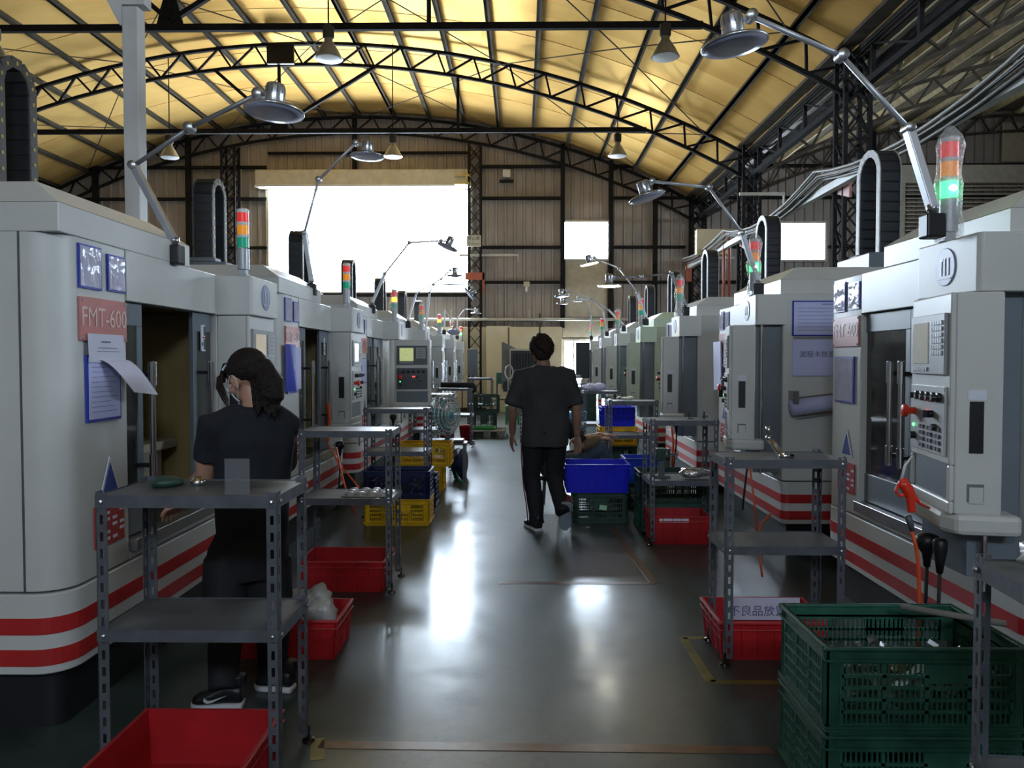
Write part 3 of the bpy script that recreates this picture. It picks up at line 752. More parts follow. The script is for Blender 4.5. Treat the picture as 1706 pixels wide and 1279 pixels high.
    for s, shift in ((0, -doors[0]), (1, doors[1])):
        x0 = U0+half*s+shift; x1 = x0+half
        nm = 'd%d%.2f' % (s, shift)
        def df(b):
            a0, a1 = max(x0, U0-.5), x1
            f = .055
            b.box(a0, a0+f, .030, .055, .66, 1.74).box(a1-f, a1, .030, .055, .66, 1.74).box(a0+f, a1-f, .030, .055, .66, .80).box(a0+f, a1-f, .030, .055, 1.62, 1.74)
        def clip(x): return min(max(x, U0+.001), U1-.001)
        # only the leaf length inside the opening is built; the rest is inside the cheek
        a0, a1 = clip(x0), clip(x1)
        if a1-a0 < .06: continue
        f = .05
        d = part('door', nm+'f', M['paint_dark'], lambda b: (b.box(a0, a1, .03, .055, .66, .82), b.box(a0, a1, .03, .055, 1.64, 1.745),
                  b.box(a1-f if s == 0 else a0, a1 if s == 0 else a0+f, .03, .055, .82, 1.64)), t, bevel=.003)
        ga, gb = (a0, a1-f) if s == 0 else (a0+f, a1)
        if gb-ga > .03: part('window_pane', nm, M['glass_dark'], lambda b: b.box(ga, gb, .038, .046, .82, 1.64), d)
        hx = (a1-.06) if s == 0 else (a0+.06)
        def hf(b):
            b.tube([(hx, -.045, .93), (hx, -.045, 1.47)], .0135, 12)
            b.tube([(hx, -.045, 1.36), (hx, -.045, 1.47), (hx, -.045, 1.475)], [.019, .019, .012], 12).tube([(hx, -.045, .925), (hx, -.045, .93), (hx, -.045, 1.03)], [.012, .019, .019], 12)
        hd = part('handle', nm, M['chrome'], hf, d, smooth=True)
        for zz in (.98, 1.41): d2 = part('standoff', nm+str(zz), M['black'], lambda b: b.box(hx-.012, hx+.012, -.04, .03, zz-.01, zz+.01), hd)
    if detail >= 1:
        st = part('safety_sticker', 's', M['label_paper'], lambda b: b.box(1.40, 1.455, .024, .030, 1.53, 1.68), t)
        part('print', 's', M['panel_grey'], lambda b: b.box(1.43, 1.452, .022, .025, 1.54, 1.60).box(1.43, 1.452, .022, .025, 1.62, 1.67).box(1.405, 1.42, .022, .025, 1.56, 1.58), st)
        part('print', 's2', M['hazard_red'], lambda b: b.box(1.42, 1.453, .0215, .025, 1.604, 1.612), st)
    # control pendant: own pivot at its back corner nearest the door
    pw, pt_, pz0, pz1 = .46, .19, .88, 1.742
    piv = Vector((1.57+pend_shift, -pend_out, 0)) if pend_cx is None else Vector(pend_cx)
    rot = (0, 0, pend_rot)
    pd = part('control_pendant', 'p', m, lambda b: (b.box(0, pw, .02, pt_, pz0, pz1), b.box(0, pw, 0, .02, pz0, .93), b.box(0, pw, 0, .02, 1.07, pz1), b.box(0, .02, 0, .02, .93, 1.07), b.box(pw-.03, pw, 0, .02, .93, 1.07)), t, loc=piv, rot=rot, bevel=.008)
    part('niche', 'n', M['paint_dark'], lambda b: b.box(.02, pw-.03, .012, .021, .93, 1.07), pd)
    part('screen_bezel', 's', M['panel_grey'] if k in (2,) and side == 'L' else M['bezel'], lambda b: b.box(.03, pw-.03, -.014, .001, 1.42, 1.665), pd, bevel=.004)
    part('screen', 's', M['screen_on'] if k in (2,) and side == 'L' else M['screen' if side == 'L' else 'screen_pale'], lambda b: b.box(.07, .25, -.018, -.012, 1.465, 1.635), pd)
    def keys(b):
        for i in range(6):
            for j in range(5):
                b.box(.285+.026*j, .305+.026*j, -.020, -.013, 1.50+.024*i, 1.517+.024*i)
        for j in range(8): b.box(.07+.023*j, .086+.023*j, -.020, -.013, 1.434, 1.450)
    part('keypad', 'k', M['key'], keys, pd, kind='stuff')
    part('button_panel', 'b', M['panel_grey'] if k in (2,) and side == 'L' else M['key'], lambda b: b.box(.03, pw-.03, -.010, .001, 1.10, 1.375), pd, bevel=.003)
    if detail >= 1:
        for j in range(5): part('selector_knob', j, M['black'], lambda b: b.lathe([(.019, 0), (.019, .014), (.013, .016), (.012, .036)], 12, Matrix.Translation((.12+.065*j, -.009, 1.33)) @ Matrix.Rotation(PI/2, 4, 'X')), pd, smooth=True)
        part('emergency_button', 'e', M['air_red'], lambda b: b.lathe([(.016, 0), (.016, .03), (.028, .034), (.028, .048), (.02, .054)], 14, Matrix.Translation((.08, -.009, 1.26)) @ Matrix.Rotation(PI/2, 4, 'X')), pd, smooth=True)
        part('key_switch', 'e', M['black'], lambda b: (b.lathe([(.015, 0), (.015, .02)], 12, Matrix.Translation((.30, -.009, 1.26)) @ Matrix.Rotation(PI/2, 4, 'X')), b.box(.297, .303, -.05, -.02, 1.245, 1.275), b.lathe([(.013, 0), (.013, .02)], 12, Matrix.Translation((.34, -.009, 1.21)) @ Matrix.Rotation(PI/2, 4, 'X'))), pd)
        part('led', 'r', M['led_red'], lambda b: b.ball((.24, -.012, 1.265), .008, n=6).ball((.262, -.012, 1.265), .008, n=6), pd)
        part('led', 'g', M['led_green'], lambda b: b.ball((.075, -.012, 1.20), .008, n=6), pd)
        part('push_button', 'g', M['black'], lambda b: b.lathe([(.016, 0), (.016, .022)], 12, Matrix.Translation((.085, -.009, 1.155)) @ Matrix.Rotation(PI/2, 4, 'X')), pd)
        def pk(b):
            for i in range(4):
                for j in range(8):
                    if (j % 3) != 2: b.box(.15+.031*j, .172+.031*j, -.017, -.009, 1.115+.026*i, 1.131+.026*i)
        part('key_block', 'b', M['panel_grey'], pk, pd, kind='stuff')
    # side towards the next machine: slot and vent flap, on both cheeks
    for sx in ((pw,) if side == 'R' else (0,)):
        e = 1 if sx else -1
        part('side_socket', e, M['black'], lambda b: b.box(sx-.002*1, sx+.004*e, .07, .12, 1.12, 1.32) if e > 0 else b.box(-.004, .002, .07, .12, 1.12, 1.32), pd)
        part('socket_label', e, M['label_paper'], lambda b: b.box(min(sx, sx+.003*e), max(sx, sx+.003*e), .062, .128, 1.325, 1.365), pd)
        part('side_flap', e, M['paint_dark'], lambda b: b.box(min(sx, sx+.003*e), max(sx, sx+.003*e), .065, .125, .93, 1.0), pd)
        part('flap_door', e, m, lambda b: b.box(min(sx, sx+.005*e), max(sx, sx+.005*e), .072, .122, .925, .988), pd)
    # tray under the pendant
    part('pendant_tray', 't', m, lambda b: b.prism([(-.02, .02), (.02, -.01), (pw-.06, -.01), (pw+.02, .03), (pw+.02, .26), (-.02, .26)], .80, .882), pd, bevel=.02)
    if side == 'R': part('shaded_side_guard', 'g', M['paint_dark'], lambda b: b.box(1.64, 1.99, -.205, -.002, .62, 1.745), t, bevel=.004)  # panel in the recess; the shade under the header is put into its dark paint
    part('support_rod', 'r', M['chrome'], lambda b: b.tube([(LEN-.02, -.16, .62), (LEN-.02, -.16, 1.75)], .011, 8), t, smooth=True)
    # chains of links over the column
    u0, u1 = chain_u
    dv = .95
    cc = part('cable_chain', (side, 'base'), M['paint_dark'], lambda b: b.box(u0-.06, u1+.14, dv-.22, dv+.12, 2.1, 2.32).box(u0-.05, u0+.10, dv-.12, dv+.10, 2.32, 2.36), t, bevel=.01)
    links = chain_path(u0, u1, 2.34, chain_top)
    link_rot = R(90)
    def linkm(b): b.prism([(-.036, -.026), (.030, -.026), (.036, -.018), (.036, .012), (.028, .020), (-.036, .020)], -.085, .085, 'y')
    if detail >= 2:
        for (x, z, a) in links:
            rr = 0 if a in (0, PI) else None
            part('link', 'l', M['chain'], lambda b: b.box(-.024, .024, -.078, .078, -.031, .031).box(-.018, .018, -.078, .078, -.042, .042), cc, loc=(x, dv, z), rot=(0, (0 if a == 0 else PI if a == PI else a), 0))
    else:
        def allinks(b):
            for (x, z, a) in links: b.mbox(Matrix.Translation((x, dv, z)) @ Matrix.Rotation(0 if a in (0, PI) else a, 4, 'Y'), .044, .156, .085)
        o = part('link_run', (side, 'all'), M['chain'], allinks, cc, kind='stuff')
    def sides(b):
        for s in (-1, 1):
            for (x, z, a) in links:
                b.mbox(Matrix.Translation((x, dv+s*.082, z)) @ Matrix.Rotation(0 if a in (0, PI) else a, 4, 'Y'), .058, .010, .082)
    part('side_plates', (side, 's'), M['chain_side'] if side == 'L' else M['chain_side_sunlit'], sides, cc, kind='stuff')
    if side == 'L':
        def studs(b):
            for (x, z, a) in links:
                for s in (-1, 1): b.ball((x, dv+s*.088, z), .009, .005, .013, n=6)
        part('studs', (side, 's'), M['stud'], studs, cc, kind='stuff')
    return t

def plug(parent_loc, side, lab, n=2):
    """hanging black power plugs with cords under a pendant"""
    o = thing('power_plug', lab, 'plug', parent_loc)
    for i in range(n):
        yy = i*.16 if side == 'L' else -i*.10
        sc_ = 1.0 if i == 0 else .6
        MB().lathe([(.02, 0), (.045*sc_, -.01), (.045*sc_, -.05), (.02, -.085), (.012, -.14)], 14, Matrix.Translation((0, yy, 0))).build('plug_body', M['black'], o, smooth=True)
        MB().tube([(0, yy, -.13), (0, yy+.004, -.28), (-.02, yy+.02, -.5), (-.03, yy+.02, -.62)], .008, 6).build('cord', M['rubber'], o, smooth=True)
    return o

ORD = ['nearest', 'second', 'third', 'fourth', 'fifth', 'sixth', 'seventh']
LM, RM = [], []
LD = ['nearest left machine: grey cabinet with pink name plate, open door where the woman works',
      'second machine of the left row, dark open doorway and blue folder beside it',
      'third machine of the left row, control panel swung towards the camera',
      'fourth machine of the left row, just beyond the swung control panel',
      'fifth machine of the left row, behind the cart with the fan',
      'sixth machine of the left row, near the cream partition',
      'farthest machine of the left row, beside the cream partition']
for k in range(7):
    kw = dict(doors=(.32, .26), detail=2 if k < 2 else (1 if k < 4 else 0), chain_u=(.95, 1.27), chain_top=3.07)
    if k == 1: kw['doors'] = (.24, .22)
    if k == 2: kw.update(doors=(.05, .05), pend_cx=(1.60, -.14, 0), pend_rot=R(-90))
    if k > 2: kw['doors'] = (.15, .12)
    LM.append(machine('L', k, LD[k], **kw))
RD = ['nearest right machine: closed twin chrome door handles and control panel facing the aisle',
      'second machine of the right row, bluish poster sheets on its grey end panel',
      'third machine of the right row, grey end panel behind the empty cart',
      'fourth machine of the right row, painted pale green',
      'fifth machine of the right row, beyond the pale green one',
      'sixth machine of the right row, near the bright doorway',
      'farthest machine of the right row, beside the bright doorway']
for k in range(7):
    kw = dict(cap=(.79, 1.9), doors=(0, 0), pend_rot=R(-10), pend_out=.26, detail=2 if k < 2 else (1 if k < 4 else 0), chain_u=(1.26, 1.69), chain_top=3.19)
    if k == 0: kw.update(pend_out=.237, pend_rot=R(-9.5), pend_shift=.026)
    if k >= 1: kw.update(pend_out=.322, pend_rot=R(-11), pend_shift=.03)
    if k >= 1: kw.update(cap=(.65, 1.97))
    if k == 3: kw['paint'] = 'paint_green'
    RM.append(machine('R', k, RD[k], **kw))
# sheets on the end panel of the second right machine (local X end face)
m1 = RM[1]; ex = LEN
s = part('notice_frame', 'n', M['sleeve_blue'], lambda b: b.box(ex-.002, ex+.006, .06, .62, 1.66, 1.925), m1)
part('notice', 'n', M['paper_bl'], lambda b: b.box(ex+.005, ex+.008, .072, .608, 1.67, 1.915), s)
part('print', 'n', M['ink'], lambda b: [b.box(ex+.0075, ex+.009, .10, .58-.07*(i % 3), 1.70+.028*i, 1.7025+.028*i) for i in range(7)]+[b.box(ex+.0075, ex+.009, .28, .46, 1.895, 1.902)], s)
s = part('notice', 'big', M['paper_bl'], lambda b: b.box(ex-.002, ex+.006, .065, .70, 1.36, 1.635), m1)
text_mesh('lettering', '流程卡放置區', .054, M['ink'], s, (ex+.0065, .115, 1.52), (PI/2, 0, PI/2), ext=.0004, align='LEFT')
part('magnet_rail', 'n', M['steel'], lambda b: b.box(ex-.001, ex+.005, .07, .62, 1.640, 1.654), m1)
part('wall_socket', 'n', M['black'], lambda b: b.box(ex-.002, ex+.02, .50, .57, 1.29, 1.33), m1, bevel=.004)
o = thing('rolled_papers', 'rolled white sheets in a wire rack on the grey end panel, right', 'papers', tuple(RM[1].matrix_basis @ Vector((ex+.05, .30, 1.12))), 0)
MB().tube([(-.26, 0, .0), (.30, .0, .07)], .058, 18).build('sheet_roll', M['paper_bl'], o, smooth=True)
MB().tube([(-.24, -.055, -.05), (.28, -.055, .02)], .006, 6).tube([(-.24, .05, .07), (.28, .05, .13)], .006, 6).box(-.26, -.22, -.06, .07, .03, .13).build('rack', M['steel'], o)
# flipped papers over the sleeve of the first left machine
o = thing('paper_sheets', 'white printed sheets taped below the pink name plate, one curling outwards', 'papers', (-1.788, 3.21, 1.59))
def sheet(b, y0, y1, path, t=.002):
    vs = []
    for x, z in path: vs += [(x, y0, z), (x, y1, z)]
    n = len(path); b.add(vs, [(2*i, 2*i+1, 2*i+3, 2*i+2) for i in range(n-1)])
b = MB(); sheet(b, -.02, .27, [(0, 0), (.004, -.06), (.006, -.12)]); b.build('top_sheet', M['paper'], o)
b = MB(); vs = []
for i in range(9):
    t = i/8; x = .006+.10*t**1.5; z = -.11-.14*t**1.2 + .03*math.sin(t*PI)
    vs += [(x, .05+.10*t, z), (x+.01*t, .29+.06*t, z-.02*t)]
b.add(vs, [(2*i, 2*i+1, 2*i+3, 2*i+2) for i in range(8)]); b.build('curled_sheet', M['paper'], o, smooth=True)
MB().box(.0065, .0072, .08, .15, -.035, -.03).box(.0065, .0072, .05, .20, -.06, -.058).box(.0065, .0072, .04, .22, -.075, -.073).build('print', M['ink'], o)
o = thing('blue_folder', 'blue backed papers curling off the second left machine', 'papers', (-1.79, 5.83, 1.24))
b = MB(); vs = []
for i in range(8):
    t = i/7; vs += [(.01+.05*math.sin(t*PI)+.02*t, .02+.16*t, .0), (.01+.02*t, .02+.20*t, .36)]
b.add(vs, [(2*i, 2*i+2, 2*i+3, 2*i+1) for i in range(7)]); b.build('blue_cover', M['sleeve_blue'], o, smooth=True)
MB().box(.02, .024, .20, .38, .01, .34).build('paper', M['paper_bl'], o)
o = thing('paper_bundle', 'hanging white work sheets clipped on the second right machine', 'papers', (1.93, 7.62, 1.18))
MB().prism([(-.02, .02), (.26, .0), (.30, .48), (.02, .48)], .0, .012, 'x').build('sheet', M['paper_bl'], o); MB().box(-.02, .02, -.02, .02, -.06, .05).build('clip', M['black'], o)

# ------------------------------------------------------------------ signal towers
def tower(loc, h, lab, lit='', bagged=False, r=.034):
    o = thing('signal_tower', lab, 'signal light', loc, group='signal towers on the machines')
    s = h/.42
    part('foot', 'f', M['tower_grey'], lambda b: b.box(-.03, .03, -.03, .03, 0, .012).box(-.022, .022, -.022, .022, .01, .04), o, bevel=.003)
    def seg(z0, z1, rr): return lambda b: b.lathe([(rr, z0), (rr, z1)], 20)
    part('stem', 's%.2f' % s, M['tower_grey'], seg(.04, .17*s, r), o, smooth=True)
    zs = .17*s; dz = .077*s
    for c, nm in (('tower_green', 'green_lens'), ('tower_orange', 'orange_lens'), ('tower_red', 'red_lens')):
        mm = M[c]
        if lit == 'g' and nm[0] == 'g': mm = M['green_lit']
        if lit == 'o' and nm[0] == 'o': mm = M['orange_lit']
        l = part(nm, '%s%.2f' % (nm, s), mm, seg(zs+.008, zs+dz-.008, r*.97), o, smooth=True)
        if (lit == 'g' and nm[0] == 'g'): part('glowing_bulb', '%.2f' % s, M['bulb_lit'], lambda b: b.ball((0, -r*.8, zs+dz/2), .018, .018, .014, n=10), l, smooth=True)
        part('ring', '%s%.2f' % (nm, s), M['white_plastic'], lambda b: b.lathe([(r, zs+dz-.009), (r*1.03, zs+dz-.004), (r*1.03, zs+dz+.004), (r, zs+dz+.009)], 20), o, smooth=True)
        zs += dz
    part('lid', 'l%.2f' % s, M['tower_grey'], lambda b: b.lathe([(r, zs), (r, zs+.012), (r*.6, zs+.018)], 20), o, smooth=True)
    if bagged:
        def bagf(b):
            rings = []
            for i in range(13):
                t = i/12; z = -.0+t*(zs+.06); w = r*(1.28+.12*math.sin(t*17)+.05*math.sin(t*41)); 
                if i == 12: w = r*.35
                if i == 11: w = r*1.1
                rings.append(((.004*math.sin(t*9), 0, z), (w*1.15, 0, 0), (0, w, 0)))
            b.loft(rings, 18, cap=False)
        part('plastic_bag', 'b%.2f' % s, M['bag'], bagf, o, smooth=True)
    return o
LT = [('slim signal tower on the nearest left machine, all lamps off', ''), ('signal tower of the second left machine, against the bright opening', ''),
      ('signal tower with glowing amber lamp on the third left machine', 'o'), ('signal tower in clear cover on the fourth left machine', ''),
      ('signal tower with amber tint on the fifth left machine', 'o'), ('signal tower of the sixth left machine, above a lamp head', ''), ('farthest signal tower of the left row, green lamp lit', 'g')]
for k in range(7):
    y = 3.02+2.75*k+1.66
    tower((-1.66 if k else -1.655, y-.05, 1.976), .42 if k != 0 else .40, LT[k][0], LT[k][1], bagged=k in (2, 3, 4, 5), r=.034)
RT = [('signal tower wrapped in clear plastic, green lit, on the nearest right machine', 'g', True), ('bagged signal tower with green lit on the second right machine', 'g', True),
      ('signal tower of the third right machine, in a plastic bag, unlit', '', True), ('signal tower on the pale green machine', '', False),
      ('signal tower in clear sleeve on the fifth right machine', '', True), ('signal tower of the sixth right machine', '', False), ('farthest signal tower of the right row', '', False)]
for k in range(7):
    y = 5.09+2.87*k-LEN+.16+(.0 if k else .0)
    tower((1.79, y+(.12 if k == 0 else 0), 1.976), .44, *RT[k][:2], bagged=RT[k][2], r=.036)

# ------------------------------------------------------------------ jointed work lamps
def work_lamp(lab, base, pts, head, tilt=(0, 0), lit=False, dark=False, size=1.0, metal=None, sq=True):
    """base, joints and head are world points; the first arm is a square tube"""
    base = Vector(base); o = thing('work_lamp', lab, 'lamp', base, group='jointed work lamps on the machines')
    am = M['lamp_dark'] if dark else M['alu']
    L = [Vector(p)-base for p in pts]; hd = Vector(head)-base
    MB().box(-.04, .04, -.04, .04, -.0, .10).build('base_block', M['black'], o, bevel=.008)
    j0 = Vector((0, 0, .125))
    MB().lathe([(.018, .09), (.018, .11), (.024, .115), (.024, .14)], 14).build('swivel', M['steel'], o, smooth=True)
    MB().bar(j0, L[0], .034*size, .05*size, up=(0, 1, 0)).build('lower_arm', am, o, bevel=.004)
    prev = L[0]
    def joint(p, r=.024):
        jb = MB(); d = Matrix.Rotation(PI/2, 4, 'X'); jb.lathe([(r*.5, -.034), (r, -.028), (r, .028), (r*.5, .034)], 16, Matrix.Translation(p) @ d)
        jo = jb.build('joint', M['steel'], o); autosmooth(jo, 40); return jo
    joint(prev, .022*size)
    for i, p in enumerate(L[1:]):
        MB().tube([prev, p], .0115*size, 10).build('upper_arm' if i == 0 else 'front_arm', am, o, smooth=True); joint(p, .024*size); prev = p
    R3 = Matrix.Translation(hd) @ Euler((R(tilt[0]), R(tilt[1]), 0)).to_matrix().to_4x4()
    MB().tube([prev, R3 @ Vector((0, 0, .07*size))], .010*size, 8).build('neck', am, o, smooth=True)
    sh = MB().lathe([(.14*size, -.018), (.143*size, -.010), (.136*size, -.002), (.05*size, .012), (.045*size, .03)], 36, R3).build('shade', M['lamp_metal'], o, smooth=True)
    MB().lathe([(.136*size, -.006), (.134*size, -.021), (.09*size, -.026), (.001, -.027)], 36, R3).build('lens', M['lens_on'] if lit else M['lens'], sh, smooth=True)
    hs = MB().lathe([(.045*size, .025), (.047*size, .03), (.047*size, .10), (.042*size, .118), (.02*size, .122)], 20, R3).build('lamp_housing', M['lamp_metal'], o, smooth=True)
    b = MB()
    for i in range(12):
        a = 2*PI*i/12; b.mbox(R3 @ Matrix.Rotation(a, 4, 'Z') @ Matrix.Translation((.046*size, 0, .085)), .004, .006, .032)
    b.build('vent_slots', M['panel_grey'], hs)
    return o
work_lamp('large jointed work lamp over the nearest left machine, silver disc against the roof', P(291, 441, 4.02),
          [P(223, 276, 4.0), P(316, 213, 3.9), P(430, 157, 3.78)], P(457, 182, 3.75), tilt=(-3, 3), dark=True)
work_lamp('work lamp of the second left machine, head above the shutter box', P(519, 492, 6.75),
          [P(507, 388, 6.7), P(531, 299, 6.65), P(593, 238, 6.5)], P(612, 258, 6.5), tilt=(0, 2))
work_lamp('work lamp of the third left machine, reddish head against the bright opening', P(620, 522, 9.4),
          [P(641, 456, 9.4), P(682, 404, 9.4), P(735, 401, 9.3)], P(746, 410, 9.3), tilt=(-5, 22), size=.9)
work_lamp('work lamp leaning on the fourth left machine, small head low in the bright opening', P(680, 546, 12.1),
          [P(694, 488, 12.1), P(735, 465, 12.1), P(750, 450, 12.1)], P(758, 458, 12.1), size=.85)
work_lamp('work lamp of the fifth left machine, head tilted sideways by the opening corner', P(709, 560, 14.6),
          [P(716, 487, 14.6), P(722, 474, 14.6), P(781, 473, 14.4)], P(783, 489, 14.4), tilt=(-10, 50), size=1.1)
work_lamp('work lamp of the sixth left machine, disc bent down in front of the name plates', P(740, 557, 17.4),
          [P(741, 515, 17.4), P(750, 530, 17.4), P(754, 541, 17.3)], P(756, 552, 17.3), tilt=(-25, 0), size=1.0)
work_lamp('farthest work lamp of the left row, head near the pipe', P(762, 565, 20.1),
          [P(762, 530, 20.1), P(774, 515, 20.1), P(790, 515, 20.1)], P(793, 521, 20.1), size=1.0)
work_lamp('large jointed work lamp over the nearest right machine, highest lamp at upper right', P(1553, 397, 3.3),
          [P(1513, 214, 3.35), P(1402, 93, 3.4), P(1251, 27, 3.4)], P(1223, 70, 3.4), tilt=(0, -7))
work_lamp('work lamp of the second right machine, tilted head in front of the far column', P(1262, 494, 6.05),
          [P(1236, 388, 6.05), P(1181, 312, 6.1), P(1086, 302, 6.1)], P(1077, 326, 6.1), tilt=(-3, -16))
work_lamp('lit work lamp of the third right machine, glowing white disc, thin dark arm', P(1142, 526, 8.95),
          [P(1118, 455, 8.95), P(1068, 461, 8.95), P(1023, 462, 8.9)], P(1015, 474, 8.9), lit=True, size=.95, dark=True)
work_lamp('lit work lamp of the pale green machine, glowing disc under the small window', P(1076, 542, 11.8),
          [P(1062, 488, 11.8), P(1031, 447, 11.8), P(990, 429, 11.8)], P(982, 438, 11.8), lit=True, tilt=(0, -12), size=1.0)
work_lamp('work lamp of the fifth right machine, head left of the small window post', P(1039, 552, 14.7),
          [P(1014, 516, 14.7), P(985, 498, 14.6), P(944, 482, 14.6)], P(936, 492, 14.6), tilt=(-6, -6), size=1.0)
work_lamp('work lamp of the sixth right machine, upright silver arm', P(1011, 560, 17.5),
          [P(1005, 518, 17.5), P(985, 498, 17.5), P(943, 499, 17.4)], P(937, 505, 17.4), size=.95)
work_lamp('farthest work lamp of the right row, pale upright arm', P(985, 566, 20.3),
          [P(985, 523, 20.3), P(980, 502, 20.3), P(968, 497, 20.3)], P(963, 501, 20.3), size=.9)
# ------------------------------------------------------------------ slotted-angle carts
def slotted(b, L, w=.038, t=.003, sx=1, sy=1, slot=.032, pitch=.058):
    """one L-shaped angle leg with real slots, corner at the origin, flanges towards +sx and +sy"""
    for ax in (0, 1):
        def bx(a0, a1, z0, z1):
            if ax == 0: x0, x1 = sorted((a0*sx, a1*sx)); y0, y1 = sorted((0, t*sy))
            else: y0, y1 = sorted((a0*sy, a1*sy)); x0, x1 = sorted((0, t*sx))
            b.box(x0, x1, y0, y1, z0, z1)
        bx(0, w*.34, 0, L); bx(w*.66, w, 0, L)
        z = .02
        bx(w*.34, w*.66, 0, z)
        while z < L:
            z1 = min(z+slot, L); z2 = min(z+pitch, L)
            if z2 > z1: bx(w*.34, w*.66, z1, z2)
            z += pitch
def cart(lab, x0, x1, y0, y1, zs, H=None, rz=0.0, group='slotted steel carts along the aisle', detail=True, feet=True):
    w, d = x1-x0, y1-y0; H = H or zs[0]+.012
    o = thing('steel_cart', lab, 'cart', ((x0+x1)/2, (y0+y1)/2, 0), rz, group)
    z0 = .03 if feet else 0
    for sx in (-1, 1):
        for sy in (-1, 1):
            lg = part('leg', 'g%.2f%d%d%s' % (H, sx, sy, detail), M['slot_angle'], lambda b: slotted(b, H-z0, sx=-sx, sy=-sy), o, loc=(sx*w/2, sy*d/2, z0))
            if feet: part('foot', 'f', M['foot_black'], lambda b: b.lathe([(.006, .03), (.006, -.015), (.022, -.02), (.026, -.03)], 14), lg, smooth=True)
    for z in zs:
        def sf(b):
            b.box(-w/2+.003, w/2-.003, -d/2+.003, d/2-.003, z-.006, z-.003)
        s = part('shelf', 's%.3f%.3f%.3f' % (w, d, z), M['shelf_steel'], sf, o)
        for sy in (-1, 1):
            part('rail', 'x%.3f%.3f%.3f%d' % (w, d, z, sy), M['slot_angle'], lambda b: b.box(-w/2, w/2, *sorted((sy*(d/2+.0005), sy*(d/2+.003))), z-.042, z), s)
        for sx in (-1, 1):
            part('rail', 'y%.3f%.3f%.3f%d' % (w, d, z, sx), M['slot_angle'], lambda b: b.box(*sorted((sx*(w/2+.0005), sx*(w/2+.003))), -d/2, d/2, z-.042, z), s)
        def bolts(b):
            for sx in (-1, 1):
                for sy in (-1, 1):
                    b.ball((sx*(w/2-.020), sy*(d/2+.006), z-.021), .008, .006, .008, n=8)
                    b.ball((sx*(w/2+.006), sy*(d/2-.020), z-.021), .006, .008, .008, n=8)
        part('bolts', 'b%.3f%.3f%.3f' % (w, d, z), M['steel'], bolts, s, kind='stuff')
    return o
cart('empty grey slotted-angle cart at lower left, in front of the woman', -1.45, -.83, 2.62, 2.98, (1.02, .56))
cart('grey slotted-angle cart behind the woman, clear tray on its lower shelf', -1.42, -.83, 4.92, 5.30, (1.03, .60))
cart('slotted-angle cart over the yellow and navy crates, left side', -1.49, -.89, 7.30, 7.68, (1.02, .62))
cart('dark slotted cart behind the floor fan', -1.52, -.95, 10.4, 10.9, (1.02, .55))
cart('slotted cart with a black pipe on top, far left by the pallet', -1.45, -.85, 13.2, 13.7, (1.0, .55))
cart('farthest slotted frame of the left row, against the cream partition', -1.15, -.62, 16.3, 16.9, (1.10, .55))
cart('grey slotted-angle cart in front of the second right machine, metal nozzle on top', .985, 1.56, 3.76, 4.10, (1.0, .58))
cart('slotted-angle cart over the red bin, right side, bench vise on its lower shelf', 1.02, 1.56, 6.20, 6.60, (1.0, .52))
cart('slotted cart with white gloves on top, beside the blue and yellow crates', .97, 1.52, 8.72, 9.15, (1.02, .64))
cart('slotted cart with a lavender cloth on top, far right row', .95, 1.5, 12.0, 12.5, (1.0, .5))
cart('nearest right cart piled with clear bags, cut by the frame edge', 1.06, 1.66, 1.22, 1.86, (1.0, .52), rz=R(-6), feet=True)
# labels on shelves
o = tag(MB().box(0, .055, -.002, 0, 0, .016).build('shelf_label', M['label_paper']), 'small white label on the back rail of the lower left cart', 'label'); o.location = (-1.452, 2.85, 1.0); o.rotation_euler = (0, 0, R(-90))

